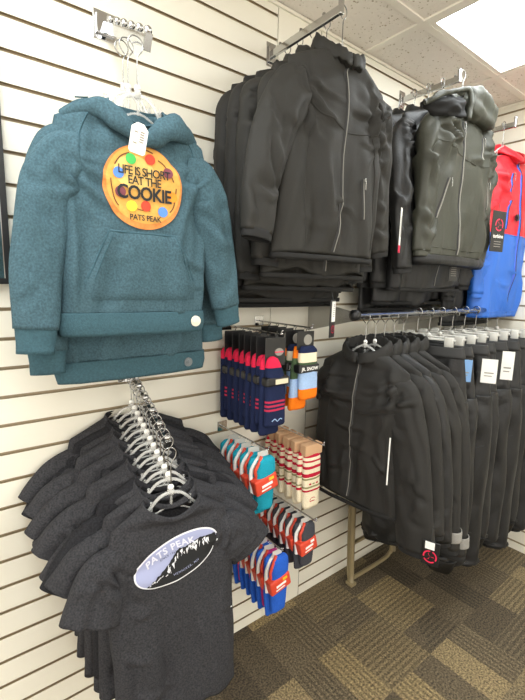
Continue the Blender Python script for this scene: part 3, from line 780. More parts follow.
# arm 2: five jackets, smallest at the front
G2 = 'black hooded softshell jackets on the upper arm'
A2 = (.99, 2.215)
P = jackP(seed=31, sl=.50, bow=.035, a=.045, lean=-.03, len=.585, mid=.002, sh=.200, ch=.206, cruff=.010, wave=.004)
P['slL'] = [(.15, 0, -.04), (.202, 0, -.058), (.275, -.01, -.17), (.330, -.02, -.32), (.352, -.03, -.475)]
P['slR'] = [(.15, 0, -.04), (.202, 0, -.055), (.236, .01, -.17), (.262, .02, -.32), (.30, .03, -.485)]
j1, f_, k_, z_ = softshell('front black hooded softshell jacket on the straight arm, zip fully closed', P, (A2[0], -.310, A2[1]), -.03, group=G2)
back_labels = ['second softshell jacket behind the front one on the same arm', 'third softshell jacket back on the plain black jacket arm', 'fourth softshell jacket back on the plain black jacket arm', 'rearmost softshell jacket, left shoulder against the slatwall']
for k, (y, dx, sh, ln, sl) in enumerate(((-.245, .0, .205, .64, .54), (-.185, -.0, .215, .68, .58), (-.125, -.0, .225, .72, .60), (-.065, .01, .235, .74, .62))):
    P = jackP(seed=41 + 10 * k, sh=sh, ch=sh + .02, hem=sh + .03, len=ln, sl=sl, bow=.03, a=.03, d=.035, ys=-.01, wave=.014)
    softshell(back_labels[k], P, (A2[0] + dx, y, A2[1]), [.02, -.04, .02, 0][k], m_softblk if k > 1 else m_soft, G2, detail=(k == 3 or k == 0))
for k, y in enumerate((-.310, -.245, -.185, -.125, -.065)):
    hanger(['clear hanger of the front plain black jacket'] [0] if k == 0 else 'clear hanger of the %s plain black softshell jacket' % ['', 'second', 'third', 'fourth', 'rearmost'][k], 'clear', .165, (A2[0] - .0, y, A2[1]), 0, 'clear hangers on the plain black jacket arm')

# hang tags -----------------------------------------------------------
def logo(bm, fn, r, mi):
    for k in range(3):
        a0 = PI/2 + k * 2*PI/3
        pr = None
        for i in range(9):
            a = a0 + i / 8 * 1.75; q = [bm.verts.new(fn(r * s * math.cos(a), r * s * math.sin(a))) for s in (1, .80)]
            if pr: f = bm.faces.new((pr[0], pr[1], q[1], q[0])); f.material_index = mi
            pr = q
        a = a0 + .15
        w2 = .16 * r; tip = [(0, 0), (r * .55 * math.cos(a) - w2 * math.sin(a), r * .55 * math.sin(a) + w2 * math.cos(a)), (r * .86 * math.cos(a), r * .86 * math.sin(a)), (r * .5 * math.cos(a + .5), r * .5 * math.sin(a + .5))]
        f = bm.faces.new([bm.verts.new(fn(*p)) for p in tip]); f.material_index = mi
def hang_tag(label, loc, rz, w_=.045, h=.095, style='logo', tilt=0):
    t = thing('hang_tag', label, 'hang tag', loc, rz)
    m2 = [m_blackp, m_logored, m_paper, m_zipg]
    bm = bmesh.new(); add_box(bm, -w_/2, w_/2, -.002, .002, -h, 0, bev=.0015); obj('card', bm, m2, t, False)
    bm = bmesh.new(); fn = lambda dz: (lambda x, z: Vector((x, -.0035, dz + z)))
    if style == 'logo':
        logo(bm, fn(-h * .34), w_ * .30, 1); add_text(bm, 'turbine', w_ * .26, fn(-h * .62), 2, 1, .0004)
        for i in range(3): add_box(bm, -w_ * .25, w_ * .25, -.0028, -.0024, -h * (.76 + i * .06), -h * (.745 + i * .06), 3)
    if style == 'small':
        add_text(bm, 'turbine', w_ * .26, fn(-h * .22), 2, 1, .0004)
        for i in range(5): add_box(bm, -w_ * .3, w_ * .3, -.0028, -.0024, -h * (.42 + i * .09), -h * (.40 + i * .09), 3)
    if style == 'sticker':
        add_box(bm, -w_ * .30, w_ * .38, -.0034, -.0022, -h * .58, -h * .04, 2); logo(bm, fn(-h * .78), w_ * .33, 1)
        for i in range(7): add_box(bm, -w_ * .05, w_ * .2, -.0038, -.0034, -h * (.14 + i * .05), -h * (.125 + i * .05), 0)
    if style == 'low':
        logo(bm, fn(-h * .62), w_ * .40, 1); add_box(bm, -w_ * .32, w_ * .22, -.0034, -.0022, -h * .32, -h * .02, 2)
    obj('print', bm, m2, t, False)
    st = bmesh.new(); add_tube(st, [(0, 0, -.006), (0, .004, .02), (0, .012, .04)], .0009, 5); obj('string', st, m_blackp, t)
    return t
hang_tag('black hang tag with white barcode sticker and red emblem above the rail end', (1.03, -.29, 1.375), .35, .040, .125, 'sticker')
hang_tag('black hang tag with red emblem and white word on the grey-green jacket', (1.985, -.375, 1.765), -.2, .090, .175, 'logo')
hang_tag('small black hang tag with white lettering below the grey-green jacket', (1.80, -.285, 1.555), -.1, .062, .10, 'small')
t = thing('hang_tag', 'white paper hang tag with red foot between the black and grey-green jackets', 'hang tag', (1.325, -.325, 1.70), .5)
bm = bmesh.new(); add_box(bm, -.016, .016, -.0015, .0015, -.13, 0, 0, bev=.001); add_box(bm, -.016, .016, -.002, .002, -.155, -.13, 1); add_box(bm, -.008, .010, -.0025, -.0014, -.10, -.03, 2)
obj('card', bm, [m_paper, m_logored, m_zipg], t, False)

# ------------------------------------------------------------------ grey-green ski jacket on the third arm
G3 = 'ski jackets on the far upper arm'
A3 = (1.735, 2.280)
P = jackP(seed=71, sh=.225, ch=.258, hem=.255, len=.62, sl=.54, bow=.03, a=.01, d=.065, amp=.010, diag=.012, samp=.009, f1=7, bunch=.03, crk=2.6, ncx=-.06, neck=.075, zn=-.075, ys=-.01)
P['cuff'] = (.02, .95, m_olive)
s1, fr, keys, zs = make_top('ski_jacket', 'grey-green insulated ski jacket with pale zips and open collar', 'jacket', 'jacket', m_olive, P, None, (A3[0] + .02, -.285, A3[1]), -.02)
zb = keys[-1][0]
zipper(fr, s1, [(-.082, -.18), (-.060, -.40), (-.045, zb + .01)], m_zip, .014, m_zipg, 'zipper', True, .006)
zipper(fr, s1, [(.055, -.215), (.050, -.30)], m_zip, .014, m_zipg, 'chest_zipper', True, .006)
zipper(fr, s1, [(-.155, -.40), (-.185, -.55)], m_zip, .016, m_zipg, 'pocket_zipper', True, .007)
zipper(fr, s1, [(.155, -.37), (.16, -.48)], m_zip, .016, m_zipg, 'pocket_zipper', True, .007)
seams(fr, s1, [[(-.24, -.265), (-.12, -.30), (.02, -.325)], [(.05, -.325), (.15, -.31), (.25, -.27)], [(-.24, zb + .035), (0, zb + .03), (.24, zb + .035)]], m_olive, .006)
# collar: turned-out flap (dark lining) on the left, rolled hood on the right
bm = bmesh.new(); rows = []
TL, TR, BR, BL = Vector((-.300, 0, -.150)), Vector((-.125, 0, -.088)), Vector((-.135, 0, -.185)), Vector((-.245, 0, -.190))
for i in range(17):
    u = i / 16; r = []
    for j in range(15):
        v = j / 14; q = (TL * (1-u) + TR * u) * (1-v) + (BL * (1-u) + BR * u) * v
        q.y = -.020 - .070 * u ** .7 + .02 * (1 - v) - .030 * math.sin(u * PI) * math.sin(v * PI) + .016 * nz(u * 4, v * 4, 2); q.z += .012 * math.sin(u * 5) * (1 - v)
        r.append(bm.verts.new(q))
    rows.append(r)
for a, b in zip(rows, rows[1:]):
    for k in range(14): bm.faces.new((a[k], a[k+1], b[k+1], b[k]))
obj('collar_flap', bm, m_dark, s1, solid=.014)
bm = bmesh.new(); add_tube(bm, catmull([(-.300, -.02, -.155), (-.25, -.05, -.125), (-.18, -.07, -.100), (-.12, -.085, -.086), (-.105, -.09, -.13), (-.115, -.09, -.19)], 8), .010, 10)
for v in bm.verts: v.co += Vector((0, 1, 1)) * .008 * nz(v.co.x * 30, v.co.z * 30, 4)
obj('collar_edge', bm, m_olive, s1)
cc = Vector((.012, -.050, -.112)); hx = Vector((.105, .045, .056))
bm = bmesh.new(); bmesh.ops.create_cube(bm, size=1, matrix=Matrix.Translation(cc) @ Matrix.Diagonal((hx.x * 2, hx.y * 2, hx.z * 2, 1)))
bmesh.ops.subdivide_edges(bm, edges=bm.edges[:], cuts=14, use_grid_fill=True)
for v in bm.verts:
    dv = v.co - cc; l = (abs(dv.x / hx.x)**5 + abs(dv.y / hx.y)**5 + abs(dv.z / hx.z)**5) ** .2
    v.co = cc + dv / max(l, 1e-4); v.co += dv.normalized() * (.016 * nz(v.co.x * 16, v.co.y * 16, v.co.z * 30) + .008 * nz(v.co.x * 45, v.co.y * 45, v.co.z * 20)); v.co.z -= .12 * v.co.x
obj('rolled_hood', bm, m_olive, s1)
hem = loft_body([(zb + .002, .255, .056, .047, 0, 0), (zb - .02, .260, .062, .05, 0, 0), (zb - .035, .247, .052, .044, 0, 0)], rows=6, amp=.012, seed=71, f1=7)
obj('hem_band', hem, m_nylon, s1, solid=.004)
for k, (y, sh, ln, lab) in enumerate(((-.20, .255, .74, 'black ski jacket directly behind the grey-green one, hem hanging lower'), (-.135, .265, .80, 'black ski jacket in the middle of the far arm, behind the grey-green one'), (-.07, .27, .83, 'rearmost black ski jacket on the far arm, against the slatwall'))):
    P = jackP(seed=81 + 9 * k, sh=sh, ch=sh + .02, hem=sh + .02, len=ln, sl=.66, wave=.014, bow=.03, a=.02, d=.05, amp=.010, samp=.008, bunch=.08)
    P['slL'] = [(sh - .05, 0, -.04), (sh, 0, -.055), (sh + .06, -.02, -.18), (sh + .07, -.05, -.40), (sh + .055, -.06, -.60)] if k == 0 else P['slL']
    softshell(lab, P, (A3[0] - .01 * k, y, A3[1]), .03 * (k - 1), m_nylon, G3, detail=(k == 0), name='ski_jacket')
for k, y in enumerate((-.285, -.20, -.135, -.07)):
    hanger('clear hanger of %s' % ['the grey-green ski jacket', 'the black jacket right behind the grey-green one', 'the middle black jacket on the far arm', 'the rearmost black jacket on the far arm'][k], 'clear', .18, (A3[0], y, A3[1]), 0, 'clear hangers on the far upper arm')

# red and blue jacket
P = jackP(seed=97, sh=.215, ch=.235, hem=.25, len=.80, sl=.62, bow=.025, a=.02, d=.075, amp=.009, diag=.01, bunch=.05)
P['cuff'] = (.02, .95, m_blue)
r1, fr, keys, zs = make_top('ski_jacket', 'red ski jacket with bright blue lower half and blue zips', 'jacket', 'jacket', m_red, P, None, (2.30, -.26, 2.205), -.05)
r1.children[0].data.materials.append(m_blue)
for p in r1.children[0].data.polygons:
    if p.center.z < -.48: p.material_index = 1
for o in r1.children[1:]:
    o.data.materials.append(m_blue)
    for p in o.data.polygons:
        if p.center.z < -.48: p.material_index = 1
zb = keys[-1][0]
zipper(fr, r1, [(0, -.12), (0, -.4), (0, zb + .02)], m_bluez, .018, m_blackp, 'zipper', True, .004)
zipper(fr, r1, [(-.095, -.20), (-.12, -.46)], m_bluez, .016, m_blackp, 'chest_zipper', True, .004)
seams(fr, r1, [[(-.23, -.48), (0, -.485), (.23, -.48)], [(-.23, zb + .03), (0, zb + .03), (.23, zb + .03)]], m_blue, .006)
obj('collar', hood_collar(.078, .044, -.09, .05, .014, gap=.12, seed=5, ruff=.003, droop=.0, roll=.8), m_red, r1)
bm = bmesh.new(); pp = fr.p(-.045, -.40, .01); add_disc(bm, pp, .016, .006, 'Y'); add_disc(bm, pp - Vector((0, .004, 0)), .008, .004, 'Y'); obj('security_tag', bm, m_blackp, r1, False)
P = jackP(seed=103, sh=.22, ch=.24, hem=.25, len=.83, sl=.64, d=.05, amp=.008)
softshell('black jacket hanging behind the red and blue one, near the corner', P, (2.18, -.17, 2.205), 0.02, m_nylon, None, detail=False, name='ski_jacket')
hanger('clear hanger of the red and blue ski jacket', 'clear', .18, (2.2, -.26, 2.208), 0)

# ------------------------------------------------------------------ the low rail
t = thing('hang_rail', 'chrome hang rail with black end cap, holding black jackets and snow pants', 'clothes rail', (1.14, -.30, 1.322))
obj('rail', tube([(0, 0, 0), (1.27, 0, 0)], .0135, 16), m_chrome, t)
bm = bmesh.new(); add_disc(bm, (-.006, 0, 0), .019, .02, 'X'); add_ball(bm, (-.014, 0, 0), .0165, 0, .6, 1, 1); obj('end_cap', bm, m_blackp, t)
for bx in (.06, .70, 1.2):
    bm = bmesh.new(); v = [(0, .296, .045), (0, .296, -.085), (0, .02, -.018), (0, -.012, -.018), (0, -.012, -.006), (0, .03, .0)]
    a = [bm.verts.new((bx - .0025, y, z)) for _, y, z in v]; b = [bm.verts.new((bx + .0025, y, z)) for _, y, z in v]
    bm.faces.new(a); bm.faces.new(b[::-1])
    for i in range(6): bm.faces.new((a[i], b[i], b[(i+1) % 6], a[(i+1) % 6]))
    obj('support_bracket', bm, m_steel, t, False)
RZ = 1.325; RY = -.30
def railloc(x, dy=0): return (x, RY + dy, RZ - .003)
GR = 'black jackets on the low rail'
P = jackP(seed=111, sh=.180, ch=.190, hem=.195, len=.58, crk=2.4, wave=-.010, sl=.62, bow=.03, a=.06, lean=-.02, d=.045, amp=.006, diag=.010, ys=.0)
P['slL'] = [(.155, 0, -.04), (.205, 0, -.058), (.215, .03, -.18), (.20, .06, -.35), (.18, .08, -.52)]
P['slL'] = [(.13, 0, -.04), (.175, 0, -.058), (.185, .03, -.18), (.175, .05, -.35), (.15, .06, -.50)]
P['slR'] = [(.13, 0, -.04), (.18, 0, -.055), (.225, -.0, -.20), (.260, .0, -.40), (.285, .005, -.600)]
P['slr'] = [(.052, .030), (.066, .034), (.066, .032), (.064, .030), (.064, .026)]
softshell('front black hooded jacket on the low rail, long grey zip facing out', P, railloc(1.20, .0), -PI/2 + .10, m_softblk, GR, pocket=False)
lab = ['second black jacket on the low rail, just behind the front one', 'third black jacket on the low rail, padded sleeve', 'black jacket with grey cuff strap, last before the snow pants', 'jacket with wide grey cuff straps hanging lowest among the rail jackets']
for k, (x, L_, m_) in enumerate(((1.255, .60, m_softblk), (1.31, .64, m_nylon), (1.37, .69, m_softblk), (1.43, .73, m_softblk))):
    P = jackP(seed=121 + 7 * k, sh=.190 + .004 * k, ch=.200, hem=.205, len=.60 + .03 * k, sl=L_, bow=.03, a=.05, d=.038, amp=.008, diag=.008, bunch=.03)
    P['slL'] = [(.13, 0, -.04), (.18, 0, -.058), (.19, .03, -.18), (.175, .05, -.35), (.15, .05, -.52)]
    P['slR'] = [(P['sh'] - .05, 0, -.04), (P['sh'], 0, -.055), (P['sh'] + .045, .01, -.20), (P['sh'] + .075, .02, -.42), (P['sh'] + .095, .02, -L_ + .04)]
    P['slr'] = [(.062, .034), (.068, .036), (.068, .036), (.062, .034), (.056, .032)]
    tj, f5, k5, z5 = softshell(lab[k], P, railloc(x, 0), -PI/2 + [.10, .06, .05, .02][k], m_, GR, detail=False)
    if k >= 2:
        e = Vector((P['slR'][-1][0] - .040, P['slR'][-1][1], z5 + P['slR'][-1][2])); b = loft_sleeve([e + Vector((-.002, 0, .075)), e + Vector((-.001, 0, .055)), e + Vector((0, 0, .035))], [(.0615, .037), (.0615, .037)], 4, 28, .001, 3)
        o = obj('cuff_strap', b, m_strap, tj, solid=.003); o['label'] = 'grey cuff strap'
        if k == 2: bb = bmesh.new(); add_disc(bb, e + Vector((-.035, -.047, .055)), .010, .006, 'Y'); obj('snap_button', bb, m_paper, tj, False)
for k, x in enumerate((1.20, 1.255, 1.31, 1.37, 1.43)):
    hanger('hanger of %s on the low rail' % ['the front black jacket', 'the second jacket', 'the third jacket', 'the fourth jacket', 'the fifth jacket'][k], 'sizer', .16, (x, RY, RZ - .003), -PI/2 + .06, 'plastic hangers of the jackets on the low rail')
hang_tag('black hang tag with red emblem dangling under the front rail jacket sleeve', (1.215, -.605, .60), -PI/2 + .35, .055, .085, 'low')
t = thing('hang_tag', 'narrow white paper tag inside the front jacket of the low rail', 'hang tag', (1.165, -.455, .92), -PI/2 + .4)
obj('card', box(-.0022, .0022, -.001, .001, -.17, 0, bev=.0004), m_paper, t, False)

# snow pants
def pants(label, seed, w_, ln, loc, rz, m=m_nylon):
    t = thing('snow_pants', label, 'pants', loc, rz, 'black snow pants on the low rail')
    zt = -.098
    bm = loft_body([(zt, w_ * .80, .022, .022, 0, 0), (zt - .03, w_ * .86, .03, .03, 0, 0), (zt - .22, w_, .05, .05, 0, 0), (zt - .30, w_ * 1.03, .048, .048, 0, 0)], rows=36, n=80, amp=.011, seed=seed, f1=12, crk=1.2)
    fr = Front(bm); obj('seat', bm, m, t, solid=.003)
    obj('waistband', loft_body([(zt + .006, w_ * .80, .025, .025, 0, 0), (zt - .036, w_ * .87, .033, .033, 0, 0)], rows=5, n=60, amp=.008, seed=seed, f1=12), m_zip, t, solid=.003)
    for s in (-1, 1):
        b = loft_sleeve([(s * w_ * .50, 0, zt - .20), (s * w_ * .52, 0, zt - .32), (s * w_ * .54, .008 * s, zt - .32 - (ln - .32) * .5), (s * w_ * .55, 0, zt - ln + .02), (s * w_ * .55, 0, zt - ln)], [(w_ * .50, .050), (w_ * .56, .056), (w_ * .56, .055), (w_ * .57, .054), (w_ * .58, .054)], 16, 44, .012, seed + s, .07)
        f3 = Front(b); lg = obj('leg', b, m, t, solid=.003)
        c = loft_sleeve([(s * w_ * .55, 0, zt - ln + .006), (s * w_ * .55, 0, zt - ln - .01), (s * w_ * .55, 0, zt - ln - .03)], [(w_ * .48, .042), (w_ * .46, .040), (w_ * .45, .038)], 4, 36, .003, seed, .12)
        obj('gaiter', c, m_dark, lg, solid=.002)
        sm = bmesh.new(); strip(f3, [(s * w_ * .54 - .07 * s, zt - .40), (s * w_ * .54 + .03 * s, zt - .42), (s * w_ * .54 + .08 * s, zt - .41)], .005, .001, .002, 8, sm)
        strip(f3, [(s * w_ * .54 - .07, zt - ln + .14), (s * w_ * .54, zt - ln + .135), (s * w_ * .54 + .07, zt - ln + .14)], .005, .001, .002, 8, sm); obj('seam', sm, m, lg)
    zipper(fr, t, [(w_ * .5, zt - .07), (w_ * .62, zt - .19)], m_zip, .012, m_dark, 'pocket_zipper', True)
    return t
lp = ['nearest snow pants on the low rail, next to the last jacket', 'second snow pants behind the jackets, blue paper tag at the waist', 'third snow pants, with a white paper tag at the waist', 'fourth snow pants on the low rail, creased cargo legs', 'fifth snow pants on the low rail', 'sixth snow pants, next to a second white tag', 'seventh snow pants, last but one before the corner', 'snow pants hanging nearest the corner wall']
px = [1.53, 1.62, 1.71, 1.81, 1.92, 2.03, 2.15, 2.27]
pr_ = []
for k, x in enumerate(px):
    if k < 3: o = pants('', 201 + k * 13, .185, .86 + .04 * k, (0, 0, 0), 0); pr_.append(o)
    else: o = copy_tree(pr_[k % 3]); o.scale = (1, 1, 1 + .03 * (k - 3) * .6)
    o.location = (x, RY - .03 + .01 * math.sin(k * 2.3), RZ - EX); o.rotation_euler = (0, 0, -PI/2 + [.25, .15, .3, .2, .28, .18, .24, .1][k]); o['label'] = lp[k]
hp = hanger('', 'clip', .15, (0, 0, 0), 0, 'clip hangers of the snow pants on the low rail')
for k, x in enumerate(px):
    h_ = hp if k == 0 else copy_tree(hp)
    h_.location = (x, RY - .0, RZ + .0095); h_.rotation_euler = (0, 0, -PI/2 + [.25, .15, .3, .2, .28, .18, .24, .1][k])
    h_['label'] = 'milky clip hanger holding the ' + lp[k].split(' snow pants')[0].replace('snow pants hanging nearest the corner wall', 'snow pants nearest the corner') + (' snow pants' if k < 7 else '')
for (p, c, lab_, w_, h) in (((1.57, -.49, 1.155), mat('tag_blue', '7aa6d8', .5), 'light blue paper tag hanging among the snow pants', .045, .085), ((1.67, -.535, 1.155), m_paper, 'white paper tag on the snow pants, larger and folded', .055, .095), ((1.85, -.53, 1.17), m_paper, 'narrow white tag on the farther snow pants', .045, .12)):
    t = thing('hang_tag', lab_, 'hang tag', p, -PI/2 + .5)
    bm = bmesh.new(); add_box(bm, -w_/2, w_/2, -.001, .001, -h, 0, bev=.0006); add_box(bm, -w_ * .3, w_ * .3, -.0016, -.0009, -h * .6, -h * .55, 1); add_box(bm, -w_ * .3, w_ * .2, -.0016, -.0009, -h * .72, -h * .68, 1)
    obj('card', bm, [c, m_zipg], t, False)

# ------------------------------------------------------------------ socks on pegs
def peg(label, x, z, L=.30):
    t = thing('slatwall_peg', label, 'peg hook', (x, 0, z), 0, 'straight wire pegs holding socks')
    obj('wall_plate', box(-.02, .02, -.0035, -.0005, -.018, .018, bev=.001), m_chrome, t, False)
    obj('wire', tube(catmull([(0, -.003, 0), (0, -.1, 0), (0, -L + .01, 0), (0, -L, .003), (0, -L - .006, .012)], 4), .0026, 8), m_chrome, t)
    return t
def sock_body(keys, bands, mats, n=26, rows=34, seed=0, off=(0, 0, 0), stripes=None):
    """flattened sock: keys (z, hw, d, cx); bands: (z_lower, material index)"""
    bm = bmesh.new(); rings = []; z0, z1 = keys[0][0], keys[-1][0]
    for i in range(rows + 1):
        z = z0 + (z1 - z0) * i / rows; hw, d, cx = lerp_keys([(-k[0],) + tuple(k[1:]) for k in keys], -z); r = []
        for k in range(n):
            a = 2*PI*k/n; c, s = math.cos(a), math.sin(a)
            r.append(bm.verts.new((off[0] + cx + hw * math.copysign(abs(c) ** .7, c), off[1] + d * math.copysign(abs(s) ** .8, s) + .003 * nz(c * 2, z * 30, seed), off[2] + z)))
        rings.append(r)
    for a, b in zip(rings, rings[1:]):
        zc = (a[0].co.z + b[0].co.z) / 2 - off[2]; mi = 0
        for zl, m_ in bands:
            if zc > zl: mi = m_; break
        for k in range(n): f = bm.faces.new((a[k], a[(k+1) % n], b[(k+1) % n], b[k])); f.material_index = mi
    bm.faces.new(rings[0][::-1]).material_index = bands[0][1]; bm.faces.new(rings[-1]).material_index = bands[-1][1]
    return bm
def msock(n, c): return mat('sock_' + n, c, .95, 0, 300, .10, .6, 350, spec=.15)
c_navy, c_pink, c_stripe, c_lb, c_or, c_gn, c_cr, c_crR, c_tl, c_ch, c_bl, c_mg, c_ol = [msock(*a) for a in (('navy', '1f2744'), ('crimson', 'd42748'), ('stripe', 'b0304c'), ('light_blue', '9fbbe0'), ('orange', 'ee7a1c'), ('green', '46593f'), ('cream', 'e8dcc0'), ('cherry', 'b81f38'), ('teal', '2196ad'), ('charcoal', '45464c'), ('royal', '2c5fc4'), ('magenta', 'b5357c'), ('olive', '8d8a5e'))]
m_label = mat('label_orange_red', 'd8472e', .5); m_kraft = mat('card_kraft', 'c9a27c', .7); m_gray = mat('hook_plastic_grey', 'c9c8c2', .4); m_yel = mat('label_yellow', 'f2c230', .5)
def header(t, w_, h, m, hole=True, name='header_card'):
    bm = bmesh.new(); add_box(bm, -w_/2, w_/2, -.0008, .0008, -h - .004, -.004, bev=.0005)
    add_tube(bm, [(0, 0, -.004), (.004, 0, .004), (0, 0, .008), (-.005, 0, .004)], .0012, 6)
    return obj(name, bm, m, t, False)
def pack_navy(label):
    t = thing('sock_pack', label, 'socks', group='navy ski socks with red heels'); header(t, .070, .080, [m_blackp])
    bm = bmesh.new(); add_disc(bm, (.012, -.0015, -.045), .015, .0012, 'Y', 0, 20); add_box(bm, -.004, .028, -.0030, -.0022, -.047, -.043, 1)
    for v in bm.verts: v.co.z = -.045 + (v.co.z + .045) * .7
    obj('badge', bm, [m_zipg, m_logored], t, False)
    st = [(-.050, 1), (-.088, 1), (-.178, 0), (-.183, 2), (-.192, 0), (-.197, 2), (-.206, 0), (-.211, 2), (-.30, 0)]
    a = sock_body([(-.056, .006, .006, -.014), (-.062, .016, .010, -.013), (-.078, .024, .013, -.010), (-.105, .030, .014, -.005), (-.16, .034, .013, 0), (-.25, .036, .011, .0), (-.256, .033, .008, 0)], st, None, seed=3, off=(0, -.004, 0))
    obj('front_sock', a, [c_navy, c_pink, c_stripe], t)
    b = sock_body([(-.058, .012, .006, -.016), (-.07, .024, .010, -.014), (-.16, .032, .010, -.006), (-.278, .034, .010, -.004), (-.284, .03, .007, -.004)], [(-.088, 1), (-.3, 0)], None, seed=5, off=(-.004, .012, 0)); obj('back_sock', b, [c_navy, c_pink], t)
    bm = bmesh.new(); add_box(bm, -.040, .040, -.020, .022, -.138, -.112, 0, bev=.006); add_box(bm, -.012, .032, -.0208, -.0202, -.132, -.118, 1); obj('band', bm, [m_blackp, mat('band_cream', 'd8cdb0', .6)], t, False)
    bm = bmesh.new(); add_tube(bm, catmull([(-.018, -.0165, -.238), (-.008, -.0175, -.232), (0, -.0175, -.240), (.010, -.0175, -.233), (.018, -.016, -.237)], 3), .0012, 5); obj('stitched_mark', bm, c_lb, t)
    return t
def pack_snow(label):
    t = thing('sock_pack', label, 'socks', group='orange and blue junior snow socks'); header(t, .066, .055, [m_blackp])
    bm = bmesh.new(); add_disc(bm, (.008, -.0015, -.030), .016, .0012, 'Y', 0, 20); obj('badge', bm, [m_zipg], t, False)
    obj('front_sock', sock_body([(-.048, .022, .008, -.002), (-.06, .034, .013, 0), (-.12, .036, .013, .002), (-.205, .036, .012, .006), (-.212, .032, .008, .006)], [(-.066, 0), (-.095, 1), (-.125, 2), (-.176, 3), (-.3, 4)], None, seed=3, off=(.006, -.005, 0)), [c_navy, c_cr, c_gn, c_lb, c_or], t)
    obj('back_sock', sock_body([(-.05, .015, .007, -.012), (-.12, .030, .011, -.008), (-.238, .034, .010, -.012), (-.245, .030, .007, -.012)], [(-.085, 4), (-.15, 2), (-.205, 3), (-.3, 4)], None, seed=4, off=(-.004, .012, 0)), [c_navy, c_cr, c_gn, c_lb, c_or], t)
    bm = bmesh.new(); add_box(bm, -.038, .044, -.020, .022, -.128, -.102, 0, bev=.005); add_text(bm, 'JR. SNOW', .0145, lambda x, z: Vector((x + .003, -.0215, -.115 + z)), 1, 1, .0004); obj('band', bm, [m_blackp, m_paper], t, False)
    return t
def pack_folded(label, colA, colB, group, lab_m=None, tall=.13, wdt=.034, side=c_cr):
    t = thing('sock_pack', label, 'socks', group=group)
    bm = bmesh.new(); add_box(bm, -.018, .018, -.001, .001, -.030, -.003, bev=.0005); add_tube(bm, [(0, 0, -.004), (.004, 0, .004), (0, 0, .008), (-.005, 0, .004)], .0012, 6); obj('plastic_hook', bm, m_gray, t, False)
    a = sock_body([(-.020, .016, .006, .006), (-.030, wdt * .85, .014, .004), (-.06, wdt, .018, .002), (-.06 - tall * .5, wdt * .95, .016, 0), (-.05 - tall, wdt * .8, .012, .002), (-.056 - tall, wdt * .6, .007, .002)], [(-.3, 0)], None, seed=1, off=(.004, -.004, 0)); obj('front_sock', a, [colA], t)
    b = sock_body([(-.022, .012, .005, -.008), (-.034, wdt * .7, .010, -.010), (-.06 - tall * .6, wdt * .8, .010, -.006), (-.072 - tall, wdt * .7, .008, 0)], [(-.3, 0)], None, seed=7, off=(-.004, .014, 0)); obj('back_sock', b, [colB], t)
    bm = bmesh.new(); z = -.055 - tall * .34
    M4 = Matrix.Translation((0, 0, z)) @ Matrix.Rotation(-.22, 4, 'Y')
    add_box(bm, -wdt - .004, wdt + .006, -.024, .024, -.024, .024, 0, M4, bev=.005); add_box(bm, -wdt * .5, wdt * .6, -.0248, -.0242, -.004, .004, 1, M4); add_box(bm, wdt * .3, wdt * .8, -.0248, -.0242, .009, .018, 2, M4); add_box(bm, -wdt * .6, wdt * .4, -.0248, -.0242, -.014, -.010, 1, M4)
    obj('label_band', bm, [lab_m or m_label, m_paper, m_yel if tall > .12 else m_paper], t, False)
    bm = bmesh.new(); add_tube(bm, catmull([(-wdt * .75, -.006, z + .02), (-wdt * .95, -.010, z + .045), (-wdt * .55, -.008, -.035), (-wdt * .2, -.004, -.018)], 4), .005, 8); obj('label_strap', bm, lab_m or m_label, t)
    bm = bmesh.new(); add_tube(bm, catmull([(-wdt * .95, .004, z - .03), (-wdt * 1.05, .006, z + .03), (-wdt * .75, .006, -.04), (-wdt * .3, .004, -.022)], 4), .006, 8); obj('label_backing', bm, m_paper, t)
    return t
def pack_cream(label):
    t = thing('sock_pack', label, 'socks', group='cream and red patterned lodge socks')
    bm = bmesh.new(); add_box(bm, -.036, .036, -.014, .014, -.038, -.002, 0, bev=.003); add_text(bm, 'WOOL', .015, lambda x, z: Vector((x, -.0152, -.020 + z)), 1, 1.1, .0) if False else None
    add_tube(bm, [(0, 0, -.004), (.004, 0, .004), (0, 0, .008), (-.005, 0, .004)], .0012, 6); obj('header_card', bm, [m_kraft, m_seam], t, False)
    b = [(-.042, 1), (-.052, 0), (-.058, 1), (-.072, 0), (-.080, 1), (-.098, 0), (-.108, 1), (-.112, 0), (-.118, 2), (-.124, 0), (-.140, 0), (-.146, 2), (-.152, 0), (-.160, 1), (-.30, 0)]
    obj('front_sock', sock_body([(-.034, .030, .010, 0), (-.05, .034, .014, 0), (-.13, .035, .014, 0), (-.212, .034, .012, .003), (-.222, .028, .007, .003)], b, None, rows=60, seed=2, off=(0, -.004, 0)), [c_cr, c_crR, c_ol], t)
    obj('back_sock', sock_body([(-.034, .022, .008, -.012), (-.05, .030, .011, -.012), (-.20, .032, .010, -.010), (-.205, .027, .007, -.010)], b, None, rows=60, seed=4, off=(-.004, .012, .004)), [c_cr, c_crR, c_ol], t)
    bm = bmesh.new()
    for z, x, m_ in ((-.133, -.014, 1), (-.133, .014, 1), (-.133, 0, 2)):
        add_ball(bm, (x, -.0175, z), .0045, m_, 1.2, .3, .7)
    pts = []
    ring = catmull([(-.012, -.0160, -.190), (-.006, -.0165, -.183), (.006, -.0165, -.183), (.014, -.0158, -.190)], 4); add_tube(bm, ring, .0013, 5, 1)
    add_box(bm, -.012, .014, -.0172, -.0158, -.195, -.192, 1)
    obj('knit_motif', bm, [c_cr, c_crR, c_ol], t)
    return t
